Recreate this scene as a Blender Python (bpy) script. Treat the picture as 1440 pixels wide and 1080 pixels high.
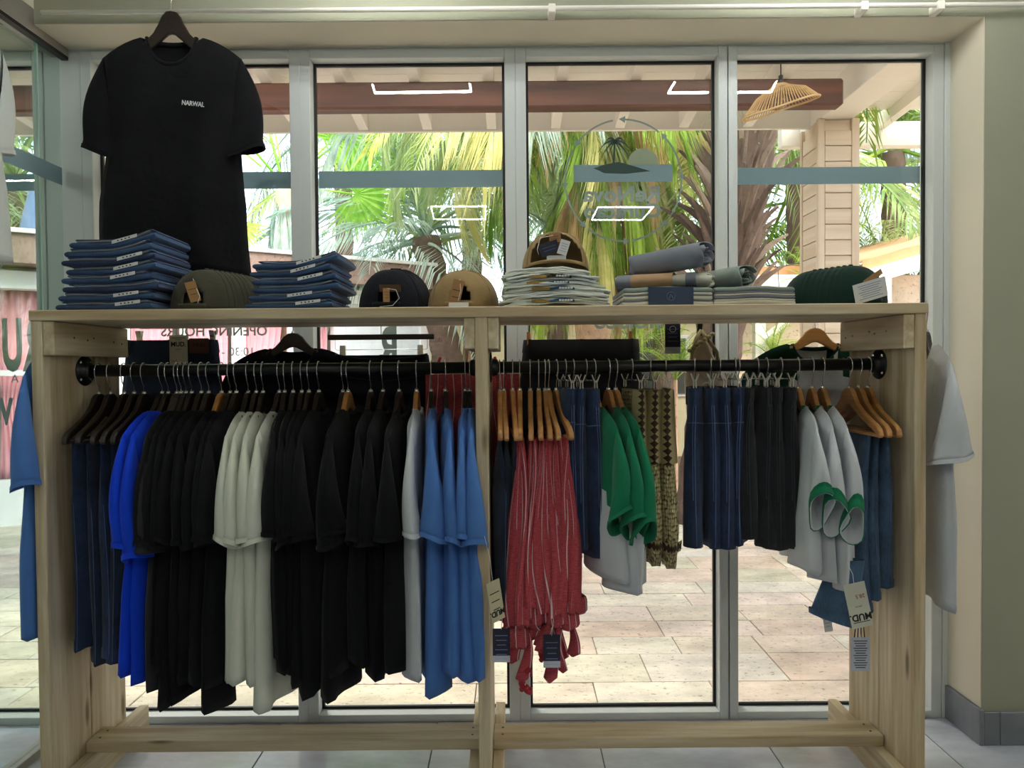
import bpy, math, random
from mathutils import Vector, Matrix
R = math.radians
for o in list(bpy.data.objects): bpy.data.objects.remove(o)
C = bpy.context.scene.collection
scn = bpy.context.scene
rnd = random.Random(7)

# ------------------------------------------------------------ camera
EYE = Vector((0, 0, 1.35)); PITCH = R(-1.2); ROLL = 0.0085; F = 1000.0
fwd = Vector((0, math.cos(PITCH), math.sin(PITCH)))
right0 = Vector((1, 0, 0)); up0 = right0.cross(fwd)
right = right0 * math.cos(ROLL) - up0 * math.sin(ROLL)
up = up0 * math.cos(ROLL) + right0 * math.sin(ROLL)
cd = bpy.data.cameras.new('camera'); cam = bpy.data.objects.new('camera', cd); C.objects.link(cam)
cd.sensor_width = 36; cd.lens = 25.0; cd.clip_start = .05; cd.clip_end = 200
m = Matrix((right, up, -fwd)).transposed().to_4x4(); m.translation = EYE
cam.matrix_world = m; scn.camera = cam

def P(px, py, Y):
    d = fwd + right * ((px - 720) / F) + up * ((540 - py) / F)
    return EYE + d * (Y / d.y)

# ------------------------------------------------------------ world, sun, exposure
w = bpy.data.worlds.new('sky'); scn.world = w; w.use_nodes = True
nt = w.node_tree; nt.nodes.clear()
wo = nt.nodes.new('ShaderNodeOutputWorld'); bg = nt.nodes.new('ShaderNodeBackground')
sky = nt.nodes.new('ShaderNodeTexSky'); sky.sky_type = 'NISHITA'; sky.sun_disc = False
sky.sun_elevation = R(55); sky.sun_rotation = R(150); sky.air_density = 1.0; sky.dust_density = 3.0; sky.ozone_density = 1.0
bg.inputs[1].default_value = 1.08
hs = nt.nodes.new('ShaderNodeHueSaturation'); hs.inputs['Saturation'].default_value = .55
nt.links.new(sky.outputs[0], hs.inputs['Color']); nt.links.new(hs.outputs[0], bg.inputs[0]); nt.links.new(bg.outputs[0], wo.inputs[0])
sd = bpy.data.lights.new('sun', 'SUN'); sd.energy = 4.6; sd.angle = R(8); sd.color = (1, .95, .86)
so = bpy.data.objects.new('sun', sd); C.objects.link(so); so.rotation_euler = (R(-35), R(-22), 0)
scn.view_settings.view_transform = 'Standard'; scn.view_settings.look = 'None'
scn.view_settings.gamma = 1; scn.view_settings.use_curve_mapping = False
scn.view_settings.exposure = 0.0

# ------------------------------------------------------------ materials
def newmat(name):
    mt = bpy.data.materials.new(name); mt.use_nodes = True
    return mt, mt.node_tree, mt.node_tree.nodes['Principled BSDF']
def N(nt, t, **kw):
    n = nt.nodes.new(t)
    for k, v in kw.items():
        if isinstance(k, str) and hasattr(n, k): setattr(n, k, v)
    return n
def coords(nt, kind='Object', scale=(1, 1, 1), rot=(0, 0, 0)):
    tc = nt.nodes.new('ShaderNodeTexCoord'); mp = nt.nodes.new('ShaderNodeMapping')
    mp.inputs['Scale'].default_value = scale; mp.inputs['Rotation'].default_value = rot
    nt.links.new(tc.outputs[kind], mp.inputs[0]); return mp.outputs[0]
def ramp(nt, src, stops):
    r = nt.nodes.new('ShaderNodeValToRGB'); e = r.color_ramp.elements
    while len(e) < len(stops): e.new(.5)
    while len(e) > len(stops): e.remove(e[-1])
    for i, (p, c) in enumerate(stops): e[i].position = p; e[i].color = (*c, 1)
    nt.links.new(src, r.inputs[0]); return r.outputs[0]
def noise(nt, vec, scale, detail=3, rough=.5):
    n = nt.nodes.new('ShaderNodeTexNoise'); n.inputs['Scale'].default_value = scale
    n.inputs['Detail'].default_value = detail; n.inputs['Roughness'].default_value = rough
    nt.links.new(vec, n.inputs['Vector']); return n.outputs['Fac']
def bump(nt, b, src, strength=.3, dist=.01):
    bm = nt.nodes.new('ShaderNodeBump'); bm.inputs['Strength'].default_value = strength; bm.inputs['Distance'].default_value = dist
    nt.links.new(src, bm.inputs['Height']); nt.links.new(bm.outputs[0], b.inputs['Normal'])
def mul(c, f): return tuple(min(1, x * f) for x in c)
def rgb(r, g, b):
    f = lambda v: ((v / 255 + .055) / 1.055) ** 2.4 if v > 10 else v / 255 / 12.92
    return (f(r), f(g), f(b))

def plain(name, col, rough=.6, metal=0, var=.08, sc=8, bstr=.0):
    mt, nt, b = newmat(name)
    v = coords(nt, 'Object'); n = noise(nt, v, sc, 4)
    nt.links.new(ramp(nt, n, [(.3, mul(col, 1 - var)), (.7, mul(col, 1 + var))]), b.inputs['Base Color'])
    b.inputs['Roughness'].default_value = rough; b.inputs['Metallic'].default_value = metal
    if bstr: bump(nt, b, noise(nt, v, sc * 12, 3), bstr, .004)
    return mt
def fabric(name, col, var=.10, rough=.95, sheen=.08):
    mt, nt, b = newmat(name)
    v = coords(nt, 'Object'); n = noise(nt, v, 7, 3)
    nt.links.new(ramp(nt, n, [(.3, mul(col, 1 - var)), (.7, mul(col, 1 + var))]), b.inputs['Base Color'])
    b.inputs['Roughness'].default_value = rough; b.inputs['Sheen Weight'].default_value = sheen
    b.inputs['Specular IOR Level'].default_value = .2
    bump(nt, b, noise(nt, v, 13, 3), .5, .014)
    return mt
def denim(name, dark, light):
    mt, nt, b = newmat(name)
    v = coords(nt, 'Object'); big = noise(nt, v, 9, 4, .6)
    fine = noise(nt, coords(nt, 'Object', (260, 260, 60)), 1, 2)
    ad = nt.nodes.new('ShaderNodeMath'); ad.operation = 'MULTIPLY_ADD'; ad.inputs[1].default_value = .35
    nt.links.new(fine, ad.inputs[0]); nt.links.new(big, ad.inputs[2])
    nt.links.new(ramp(nt, ad.outputs[0], [(.45, dark), (.85, light)]), b.inputs['Base Color'])
    b.inputs['Roughness'].default_value = .9; b.inputs['Sheen Weight'].default_value = .1
    bump(nt, b, big, .4, .01)
    return mt
def wood(name, a, c, axis='X', sc=1.0, knots=True, rough=.65, bstr=.12):
    mt, nt, b = newmat(name)
    s = {'X': (.9, 14, 14), 'Y': (14, .9, 14), 'Z': (14, 14, .9)}[axis]
    v = coords(nt, 'Object', tuple(k * sc for k in s))
    oi = nt.nodes.new('ShaderNodeObjectInfo')
    va = nt.nodes.new('ShaderNodeVectorMath'); va.operation = 'ADD'
    sc1 = nt.nodes.new('ShaderNodeVectorMath'); sc1.operation = 'SCALE'; sc1.inputs['Scale'].default_value = 20
    cx = nt.nodes.new('ShaderNodeCombineXYZ')
    for i in range(3): nt.links.new(oi.outputs['Random'], cx.inputs[i])
    nt.links.new(cx.outputs[0], sc1.inputs[0]); nt.links.new(v, va.inputs[0]); nt.links.new(sc1.outputs[0], va.inputs[1])
    n = noise(nt, va.outputs[0], 1.6, 6, .62)
    col = ramp(nt, n, [(.32, a), (.5, tuple((x + y) / 2 for x, y in zip(a, c))), (.66, c)])
    if knots:
        s2 = {'X': (2.2, 9, 9), 'Y': (9, 2.2, 9), 'Z': (9, 9, 2.2)}[axis]
        vo = nt.nodes.new('ShaderNodeTexVoronoi'); vo.inputs['Scale'].default_value = 1.0
        nt.links.new(coords(nt, 'Object', s2), vo.inputs['Vector'])
        kr = ramp(nt, vo.outputs['Distance'], [(.05, (1, 1, 1)), (.13, (0, 0, 0))])
        mx = nt.nodes.new('ShaderNodeMix'); mx.data_type = 'RGBA'
        nt.links.new(kr, mx.inputs[0]); nt.links.new(col, mx.inputs[6]); mx.inputs[7].default_value = (*mul(a, .5), 1)
        col = mx.outputs[2]
    nt.links.new(col, b.inputs['Base Color']); b.inputs['Roughness'].default_value = rough
    bump(nt, b, n, bstr, .004)
    return mt
def emit(name, col, s):
    mt = bpy.data.materials.new(name); mt.use_nodes = True; nt = mt.node_tree; nt.nodes.clear()
    o = nt.nodes.new('ShaderNodeOutputMaterial'); e = nt.nodes.new('ShaderNodeEmission')
    e.inputs[0].default_value = (*col, 1); e.inputs[1].default_value = s; nt.links.new(e.outputs[0], o.inputs[0]); return mt
def glass(name, tint=(1, 1, 1), ior=1.45, boost=1.0):
    mt = bpy.data.materials.new(name); mt.use_nodes = True; nt = mt.node_tree; nt.nodes.clear()
    o = nt.nodes.new('ShaderNodeOutputMaterial'); t = nt.nodes.new('ShaderNodeBsdfTransparent'); g = nt.nodes.new('ShaderNodeBsdfGlossy')
    t.inputs[0].default_value = (*tint, 1); g.inputs['Roughness'].default_value = .0; g.inputs[0].default_value = (boost, boost, boost, 1)
    fr = nt.nodes.new('ShaderNodeFresnel'); ge = nt.nodes.new('ShaderNodeNewGeometry'); mi = nt.nodes.new('ShaderNodeMix')
    mi.inputs[2].default_value = ior; mi.inputs[3].default_value = 1 / ior   # thin pane: same reflectance from both faces
    nt.links.new(ge.outputs['Backfacing'], mi.inputs[0]); nt.links.new(mi.outputs[0], fr.inputs[0])
    mx = nt.nodes.new('ShaderNodeMixShader'); nt.links.new(fr.outputs[0], mx.inputs[0]); nt.links.new(t.outputs[0], mx.inputs[1])
    nt.links.new(g.outputs[0], mx.inputs[2]); nt.links.new(mx.outputs[0], o.inputs[0]); return mt
def film(name, col, alpha):
    mt = bpy.data.materials.new(name); mt.use_nodes = True; nt = mt.node_tree; nt.nodes.clear()
    o = nt.nodes.new('ShaderNodeOutputMaterial'); t = nt.nodes.new('ShaderNodeBsdfTransparent')
    d = nt.nodes.new('ShaderNodeBsdfDiffuse'); d.inputs[0].default_value = (*col, 1)
    tl = nt.nodes.new('ShaderNodeBsdfTranslucent'); tl.inputs[0].default_value = (*col, 1)
    m1 = nt.nodes.new('ShaderNodeMixShader'); m1.inputs[0].default_value = .5
    nt.links.new(d.outputs[0], m1.inputs[1]); nt.links.new(tl.outputs[0], m1.inputs[2])
    mx = nt.nodes.new('ShaderNodeMixShader'); mx.inputs[0].default_value = alpha
    nt.links.new(t.outputs[0], mx.inputs[1]); nt.links.new(m1.outputs[0], mx.inputs[2]); nt.links.new(mx.outputs[0], o.inputs[0]); return mt
def leafmat(name, a, c, trans=.35):
    mt = bpy.data.materials.new(name); mt.use_nodes = True; nt = mt.node_tree; nt.nodes.clear()
    o = nt.nodes.new('ShaderNodeOutputMaterial'); d = nt.nodes.new('ShaderNodeBsdfDiffuse'); tl = nt.nodes.new('ShaderNodeBsdfTranslucent')
    n = noise(nt, coords(nt, 'Object', (1, 1, 1)), 5, 4, .7)
    oi = nt.nodes.new('ShaderNodeObjectInfo'); ad = nt.nodes.new('ShaderNodeMath'); ad.operation = 'MULTIPLY_ADD'; ad.inputs[1].default_value = .4
    nt.links.new(oi.outputs['Random'], ad.inputs[0]); nt.links.new(n, ad.inputs[2])
    col = ramp(nt, ad.outputs[0], [(.45, a), (.9, c)])
    nt.links.new(col, d.inputs[0]); nt.links.new(col, tl.inputs[0])
    mx = nt.nodes.new('ShaderNodeMixShader'); mx.inputs[0].default_value = trans
    nt.links.new(d.outputs[0], mx.inputs[1]); nt.links.new(tl.outputs[0], mx.inputs[2]); nt.links.new(mx.outputs[0], o.inputs[0]); return mt
def stonemat(name, cols, sc=3, rough=.8, pits=True, spec=.3, vein=False):
    mt, nt, b = newmat(name)
    oi = nt.nodes.new('ShaderNodeObjectInfo'); base = ramp(nt, oi.outputs['Random'], [(i / max(1, len(cols) - 1), c) for i, c in enumerate(cols)])
    geo = nt.nodes.new('ShaderNodeNewGeometry'); mp = nt.nodes.new('ShaderNodeMapping'); nt.links.new(geo.outputs['Position'], mp.inputs[0])
    if vein: mp.inputs['Scale'].default_value = (1, 2.5, 1); mp.inputs['Rotation'].default_value = (0, 0, .5)
    else: mp.inputs['Scale'].default_value = (1, 1.7, 1)
    n = noise(nt, mp.outputs[0], sc, 8, .65)
    mr = nt.nodes.new('ShaderNodeMapRange'); mr.inputs[1].default_value = .3; mr.inputs[2].default_value = .7; mr.inputs[3].default_value = .66; mr.inputs[4].default_value = 1.18
    nt.links.new(n, mr.inputs[0])
    mx = nt.nodes.new('ShaderNodeVectorMath'); mx.operation = 'SCALE'; nt.links.new(base, mx.inputs[0]); nt.links.new(mr.outputs[0], mx.inputs['Scale'])
    out = mx.outputs[0]
    if pits:
        n2 = noise(nt, mp.outputs[0], 32, 5, .7)
        pr = ramp(nt, n2, [(.33, (.35, .28, .22)), (.42, (1, 1, 1))])
        m2 = nt.nodes.new('ShaderNodeVectorMath'); m2.operation = 'MULTIPLY'; nt.links.new(out, m2.inputs[0]); nt.links.new(pr, m2.inputs[1]); out = m2.outputs[0]
        bump(nt, b, n2, .3, .005)
    nt.links.new(out, b.inputs['Base Color']); b.inputs['Roughness'].default_value = rough; b.inputs['Specular IOR Level'].default_value = spec
    return mt

PINE = {ax: wood('pine_' + ax, rgb(178, 152, 112), rgb(226, 212, 182), ax) for ax in 'XYZ'}
CLAD = {ax: wood('cladding_' + ax, rgb(205, 180, 152), rgb(228, 208, 184), ax, .6, knots=False) for ax in 'XYZ'}
DHANG = wood('dark_hanger_wood', (.012, .007, .005), (.03, .018, .012), 'X', 1, False, .4, .05)
LHANG = wood('honey_hanger_wood', rgb(150, 98, 50), rgb(200, 146, 86), 'X', 1, False, .35, .05)
REDBEAM = wood('brown_beam_wood', rgb(66, 34, 24), rgb(122, 70, 50), 'X', .5, True, .5)
WHITEW = plain('white_painted_wood', rgb(248, 242, 232), .6, var=.04, sc=2)
FRAME = plain('window_frame_paint', rgb(215, 220, 218), .4, var=.02, sc=2)
GASK = plain('black_gasket', (.006, .006, .006), .5)
BLACKM = plain('black_pipe_paint', (.008, .008, .009), .35, var=.2)
STEEL = plain('steel_wire', (.75, .75, .74), .22, 1)
ALU = plain('brushed_aluminium', rgb(170, 165, 158), .4, .6, var=.03)
WALL = plain('cream_wall_paint', rgb(222, 214, 194), .85, var=.03, sc=1.5, bstr=.05)
WALL_SHADE = plain('shaded_wall_paint', rgb(160, 160, 140), .85, var=.03, sc=1.5, bstr=.05)  # same paint as the other walls, with shade put into its colour
CEIL = plain('ceiling_paint', rgb(216, 216, 204), .9, var=.02)
GLASS = glass('window_glass', (.97, .985, .98), 1.5)
GGLASS = glass('green_tinted_glass', (.80, .87, .84), 1.5)
BANDF = film('blue_grey_film', rgb(165, 188, 198), .93)
LETF = film('grey_vinyl', rgb(165, 182, 180), .93)
LETW = film('pale_vinyl', rgb(185, 195, 175), .93)
PAPERW = plain('white_card', rgb(225, 225, 222), .8, var=.02)
KRAFT = plain('kraft_card', rgb(170, 128, 84), .85, var=.06, sc=20)
NAVYC = plain('navy_card', rgb(24, 26, 48), .6)
INK = plain('black_ink', (.01, .01, .01), .7)
INKR = plain('red_ink', rgb(170, 50, 50), .7)
INKW = plain('white_ink', (.75, .75, .75), .8)
INKB = plain('blue_grey_ink', rgb(110, 120, 160), .8)

FB = {'black': fabric('black_cotton', (.0045, .0045, .0062), .3, sheen=.04), 'charcoal': fabric('charcoal_cotton', (.028, .027, .029), .15, sheen=.05),
      'white': fabric('white_cotton', rgb(222, 226, 222), .03), 'cream': fabric('cream_cotton', rgb(218, 220, 205), .04),
      'royal': fabric('royal_blue_cotton', rgb(14, 62, 205), .08), 'blue': fabric('cornflower_blue_cotton', rgb(78, 122, 188), .06),
      'green': fabric('green_cotton', rgb(20, 112, 76), .08), 'dkgreen': fabric('dark_green_cotton', rgb(16, 56, 40), .1),
      'olive': fabric('olive_canvas', rgb(64, 62, 50), .1), 'khaki': fabric('khaki_canvas', rgb(142, 118, 80), .08),
      'navyblk': fabric('blue_black_canvas', (.005, .0055, .010), .2, sheen=.03), 'lgrey': fabric('grey_white_cotton', rgb(205, 208, 212), .04),
      'pink': fabric('pink_curtain', rgb(244, 178, 186), .04), 'greytowel': fabric('slate_grey_towel', rgb(118, 122, 132), .08),
      'greentowel': fabric('grey_green_towel', rgb(128, 138, 132), .08), 'creamtowel': fabric('off_white_towel', rgb(205, 202, 186), .06),
      'awning': fabric('tan_awning', rgb(196, 146, 104), .05), 'teal': fabric('bottle_green_canvas', rgb(10, 40, 32), .15), 'hemgrey': fabric('grey_lining', rgb(120, 122, 128), .1)}
DEN = {'dark': denim('dark_indigo_denim', (.006, .010, .022), (.022, .038, .085)), 'mid': denim('mid_blue_denim', (.014, .036, .09), (.035, .085, .19)),
       'light': denim('washed_blue_denim', (.02, .045, .085), (.07, .14, .24)), 'black': denim('black_denim', (.005, .005, .007), (.016, .017, .021)),
       'indigo': denim('indigo_blue_denim', (.006, .013, .04), (.02, .045, .12))}
STITCH = fabric('pale_denim_stitch', rgb(86, 100, 136), .3); STITCHD = fabric('dim_stitch', rgb(50, 54, 62), .2)

def striped():
    mt, nt, b = newmat('red_striped_cotton')
    tc = nt.nodes.new('ShaderNodeTexCoord'); sx = nt.nodes.new('ShaderNodeSeparateXYZ'); nt.links.new(tc.outputs['UV'], sx.inputs[0])
    wv = nt.nodes.new('ShaderNodeMath'); wv.operation = 'MULTIPLY'; wv.inputs[1].default_value = 30; nt.links.new(sx.outputs[0], wv.inputs[0])
    fr = nt.nodes.new('ShaderNodeMath'); fr.operation = 'FRACT'; ws = nt.nodes.new('ShaderNodeMath'); ws.operation = 'MULTIPLY_ADD'; ws.inputs[1].default_value = 2.2
    nt.links.new(noise(nt, coords(nt, 'UV', (5, 2.2, 1)), 1, 1), ws.inputs[0]); nt.links.new(wv.outputs[0], ws.inputs[2]); nt.links.new(ws.outputs[0], fr.inputs[0])
    n = noise(nt, coords(nt, 'UV', (60, 500, 1)), 1, 3)
    base = ramp(nt, n, [(.3, rgb(152, 42, 54)), (.7, rgb(206, 92, 100))])
    s = ramp(nt, fr.outputs[0], [(.0, (1, 1, 1)), (.07, (1, 1, 1)), (.085, (0, 0, 0)), (1, (0, 0, 0))])
    mx = nt.nodes.new('ShaderNodeMix'); mx.data_type = 'RGBA'; nt.links.new(s, mx.inputs[0]); nt.links.new(base, mx.inputs[6]); mx.inputs[7].default_value = (*rgb(225, 205, 205), 1)
    nt.links.new(mx.outputs[2], b.inputs['Base Color']); b.inputs['Roughness'].default_value = .95
    bump(nt, b, noise(nt, coords(nt, 'Object', (40, 40, 5)), 1, 3), .8, .014)
    return mt
RED = striped()
def crochet():
    mt, nt, b = newmat('straw_crochet')
    v = coords(nt, 'UV', (110, 75, 1)); vo = nt.nodes.new('ShaderNodeTexVoronoi'); vo.inputs['Scale'].default_value = 1; vo.inputs['Randomness'].default_value = .45
    nt.links.new(v, vo.inputs['Vector'])
    nt.links.new(ramp(nt, vo.outputs['Distance'], [(.3, rgb(196, 182, 136)), (.55, rgb(160, 146, 102)), (.72, rgb(60, 48, 30))]), b.inputs['Base Color'])
    iv = nt.nodes.new('ShaderNodeMath'); iv.operation = 'SUBTRACT'; iv.inputs[0].default_value = 1; nt.links.new(vo.outputs['Distance'], iv.inputs[1])
    b.inputs['Roughness'].default_value = .9; bump(nt, b, iv.outputs[0], .9, .01); return mt
CROCH = crochet()
BROWNK = fabric('brown_knit', rgb(62, 42, 32), .15)
# ------------------------------------------------------------ object helpers
def tag(o, label=None, cat=None, group=None, kind=None):
    if label: o['label'] = label
    if cat: o['category'] = cat
    if group: o['group'] = group
    if kind: o['kind'] = kind
    return o
def empty(name, loc, rz=0, label=None, cat=None, group=None, kind=None):
    o = bpy.data.objects.new(name, None); C.objects.link(o); o.empty_display_size = .05
    o.location = loc; o.rotation_euler = (0, 0, rz)
    return tag(o, label, cat, group, kind)
def mkobj(name, me, mat, parent=None, smooth=False):
    if mat is not None:
        for mm in (mat if isinstance(mat, (list, tuple)) else [mat]): me.materials.append(mm)
    if smooth: me.polygons.foreach_set('use_smooth', [True] * len(me.polygons))
    o = bpy.data.objects.new(name, me); C.objects.link(o)
    if parent: o.parent = parent
    return o
def shared(name, src, parent):
    o = src.copy(); o.name = name; C.objects.link(o); o.parent = parent; return o
def children(o): return [c for c in bpy.data.objects if c.parent == o]
def copy_tree(o, parent=None):
    c = o.copy(); C.objects.link(c); c.parent = parent
    for ch in KIDS.get(o.name, []) or children(o): copy_tree(ch, c)
    return c
KIDS = {}
class MB:
    def __init__(s): s.v = []; s.f = []; s.m = []
    def add(s, v, f, mi=0):
        k = len(s.v); s.v += [tuple(p) for p in v]; s.f += [tuple(i + k for i in q) for q in f]; s.m += [mi] * len(f); return s
    def box(s, a, b, mi=0, rot=None, bev=0):
        x0, y0, z0 = (min(p, q) for p, q in zip(a, b)); x1, y1, z1 = (max(p, q) for p, q in zip(a, b))
        if bev:
            e = min(bev, (x1 - x0) * .45, (y1 - y0) * .45, (z1 - z0) * .45)
            v = []; f = []
            import itertools
            idx = {}
            for ax in range(3):
                for sx in (0, 1):
                    for sy in (0, 1):
                        for sz in (0, 1):
                            p = [(x0, x1)[sx], (y0, y1)[sy], (z0, z1)[sz]]; ss = (sx, sy, sz)
                            for k in range(3):
                                if k != ax: p[k] += e * (1 if ss[k] == 0 else -1)
                            idx[(ax, sx, sy, sz)] = len(v); v.append(p)
            def q(ax, s0):
                o = [k for k in range(3) if k != ax]; r = []
                for (a1, b1) in ((0, 0), (1, 0), (1, 1), (0, 1)):
                    ss = [0, 0, 0]; ss[ax] = s0; ss[o[0]] = a1; ss[o[1]] = b1; r.append(idx[(ax, *ss)])
                return r
            for ax in range(3):
                f.append(q(ax, 1) if ax != 1 else q(ax, 1)[::-1]); f.append(q(ax, 0)[::-1] if ax != 1 else q(ax, 0))
            for ax in range(3):  # edge faces run along axis ax
                o = [k for k in range(3) if k != ax]
                for a1 in (0, 1):
                    for b1 in (0, 1):
                        s0 = [0, 0, 0]; s0[o[0]] = a1; s0[o[1]] = b1; s1 = list(s0); s1[ax] = 1
                        f.append([idx[(o[0], *s0)], idx[(o[0], *s1)], idx[(o[1], *s1)], idx[(o[1], *s0)]])
            for sx in (0, 1):
                for sy in (0, 1):
                    for sz in (0, 1): f.append([idx[(k, sx, sy, sz)] for k in range(3)])
        else:
            v = [(x0, y0, z0), (x1, y0, z0), (x1, y1, z0), (x0, y1, z0), (x0, y0, z1), (x1, y0, z1), (x1, y1, z1), (x0, y1, z1)]
            f = [(0, 3, 2, 1), (4, 5, 6, 7), (0, 1, 5, 4), (1, 2, 6, 5), (2, 3, 7, 6), (3, 0, 4, 7)]
        if rot is not None: v = [rot @ Vector(p) for p in v]
        return s.add(v, f, mi)
    def tube(s, pts, r, n=8, mi=0, closed=False, sq=None):
        pts = [Vector(p) for p in pts]; k = len(pts); rr = r if isinstance(r, (list, tuple)) else [r] * k
        V = []; prev = None
        for i, p in enumerate(pts):
            a = pts[(i - 1) % k] if (closed or i > 0) else p; b = pts[(i + 1) % k] if (closed or i < k - 1) else p
            d = (b - a).normalized() if (b - a).length > 1e-9 else Vector((0, 0, 1))
            if prev is None:
                ref = Vector((0, 1, 0)) if abs(d.y) < .9 else Vector((1, 0, 0))
            else: ref = prev
            x = (ref - d * ref.dot(d)).normalized(); y = d.cross(x); prev = x
            for j in range(n):
                t = 2 * math.pi * j / n
                V.append(p + x * (math.cos(t) * rr[i] * (sq or 1)) + y * (math.sin(t) * rr[i]))
        Fc = []
        for i in range(k if closed else k - 1):
            for j in range(n):
                Fc.append((i * n + j, i * n + (j + 1) % n, ((i + 1) % k) * n + (j + 1) % n, ((i + 1) % k) * n + j))
        if not closed: Fc += [tuple(range(n))[::-1], tuple((k - 1) * n + j for j in range(n))]
        return s.add(V, Fc, mi)
    def prism(s, poly, t0, t1, plane='XZ', mi=0):
        n = len(poly)
        def mk(p, t): return (p[0], t, p[1]) if plane == 'XZ' else ((p[0], p[1], t) if plane == 'XY' else (t, p[0], p[1]))
        v = [mk(p, t0) for p in poly] + [mk(p, t1) for p in poly]
        f = [tuple(range(n)), tuple(range(2 * n - 1, n - 1, -1))] + [(i, n + i, n + (i + 1) % n, (i + 1) % n) for i in range(n)]
        return s.add(v, f, mi)
    def lathe(s, prof, n=24, mi=0, center=(0, 0, 0), axis='Z'):
        V = []; Fc = []
        for (r, z) in prof:
            for j in range(n):
                t = 2 * math.pi * j / n; p = (r * math.cos(t), r * math.sin(t), z)
                if axis == 'X': p = (p[2], p[0], p[1])
                if axis == 'Y': p = (p[0], p[2], p[1])
                V.append((p[0] + center[0], p[1] + center[1], p[2] + center[2]))
        k = len(prof)
        for i in range(k - 1):
            for j in range(n): Fc.append((i * n + j, i * n + (j + 1) % n, (i + 1) * n + (j + 1) % n, (i + 1) * n + j))
        return s.add(V, Fc, mi)
    def mesh(s, name='m'):
        me = bpy.data.meshes.new(name); me.from_pydata(s.v, [], s.f); me.polygons.foreach_set('material_index', s.m); me.update()
        import bmesh
        bm = bmesh.new(); bm.from_mesh(me); bmesh.ops.recalc_face_normals(bm, faces=bm.faces[:]); bm.to_mesh(me); bm.free()
        return me
    def build(s, name, mat, parent=None, smooth=False): return mkobj(name, s.mesh(name), mat, parent, smooth)

def ringmesh(name, rings, closed=True, matf=None, uvu=None):
    """rings: list of point lists (same count). UV: u = arc length round the ring, v = distance along."""
    n = len(rings[0]); V = [tuple(p) for r in rings for p in r]; Fc = []; U = []; mi = []
    mid = rings[len(rings) // 2]; arc = [0]
    for i in range(n): arc.append(arc[-1] + (Vector(mid[(i + 1) % n]) - Vector(mid[i])).length)
    vv = [0]
    for a, b in zip(rings, rings[1:]): vv.append(vv[-1] + (Vector(b[0]) - Vector(a[0])).length)
    for j in range(len(rings) - 1):
        for i in range(n if closed else n - 1):
            i2 = (i + 1) % n
            Fc.append((j * n + i, j * n + i2, (j + 1) * n + i2, (j + 1) * n + i))
            U += [(arc[i], vv[j]), (arc[i + 1], vv[j]), (arc[i + 1], vv[j + 1]), (arc[i], vv[j + 1])]
            mi.append(matf(j, i) if matf else 0)
    me = bpy.data.meshes.new(name); me.from_pydata(V, [], Fc); uv = me.uv_layers.new(name='UVMap')
    uv.data.foreach_set('uv', [c for p in U for c in p]); me.polygons.foreach_set('material_index', mi); me.update()
    return me

def text_mesh(body, size, mat, parent, loc, rot=(R(90), 0, 0), name='lettering', ext=.0004, align='CENTER', scale=(1, 1, 1), bold=0.0):
    cu = bpy.data.curves.new('t', 'FONT'); cu.body = body; cu.size = size; cu.extrude = ext; cu.align_x = align; cu.offset = bold; cu.resolution_u = 3
    t = bpy.data.objects.new('t', cu); C.objects.link(t)
    bpy.context.view_layer.update()
    me = bpy.data.meshes.new_from_object(t.evaluated_get(bpy.context.evaluated_depsgraph_get()))
    bpy.data.objects.remove(t); me.materials.clear()
    o = mkobj(name, me, mat, parent); o.location = loc; o.rotation_euler = rot; o.scale = scale
    return o

# ------------------------------------------------------------ garment meshes (local: x across the garment, y thickness, z down from the neck)
def tee_body(seed, L=.80, neck=.085, sh=.23, drop=.065, bt=.016, bb=.030, amp=.014, fdip=.075, bdip=.018, flare=.015, mats=None, raglan=False, k=5, waist=.10):
    r = random.Random(seed); nu = 18; ntt = 24; ph = [r.uniform(0, 6.28) for _ in range(6)]
    def top(u, side):
        x = abs(u) * sh
        if x < neck: return -(fdip if side < 0 else bdip) * math.sqrt(max(0, 1 - (x / neck) ** 2))
        return -drop * ((x - neck) / (sh - neck)) ** 1.7
    seq = [(-1 + 2 * i / nu, -1) for i in range(nu + 1)] + [(1 - 2 * i / nu, 1) for i in range(1, nu)]
    rings = []
    def ring(t, inner=0, dz=0):
        row = []
        for (u, side) in seq:
            ww = sh * (1 - waist * math.sin(math.pi * min(1, t * 1.5))) + flare * t - inner * .5
            x = u * ww; z = top(u, side) * (1 - t) + t * (-L + .008 * math.sin(3 * u + ph[4]) - .012 * u * math.sin(ph[5])) + dz
            edge = math.sqrt(max(0, 1 - abs(u) ** (6 - 2.8 * min(1, t * 3))))
            tf = min(1, (t / .03) ** .5 + (.9 if abs(u) * sh < neck else .02))
            b = max(.0005, (bt + (bb - bt) * min(1, t * 1.4)) - inner) * edge * tf
            y = side * b * (1 + .22 * t * math.sin(u * k * 1.7 + ph[0] + side))
            y += amp * min(1, t * 1.5) * (math.sin(u * k + ph[1] + 1.2 * t) + .5 * math.sin(u * k * 2.1 + ph[2] - t)) * (0.45 + .55 * t)
            x += .010 * t * math.sin(t * 6 + ph[3])
            row.append((x, y, z))
        return row
    ts = [j / ntt for j in range(ntt + 1)]
    rings = [ring(t) for t in ts] + [ring(1, .003, .001), ring(.97, .004), ring(.9, .005)]
    def mf(j, i):
        if not raglan or j > 12: return 0
        u = seq[i][0]; t = ts[min(j, ntt)]
        return 1 if (t * L) < (abs(u) * sh - neck * .75) * 2.3 + .012 else 0
    return ringmesh('garment_body', rings, matf=mf), ring
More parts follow.
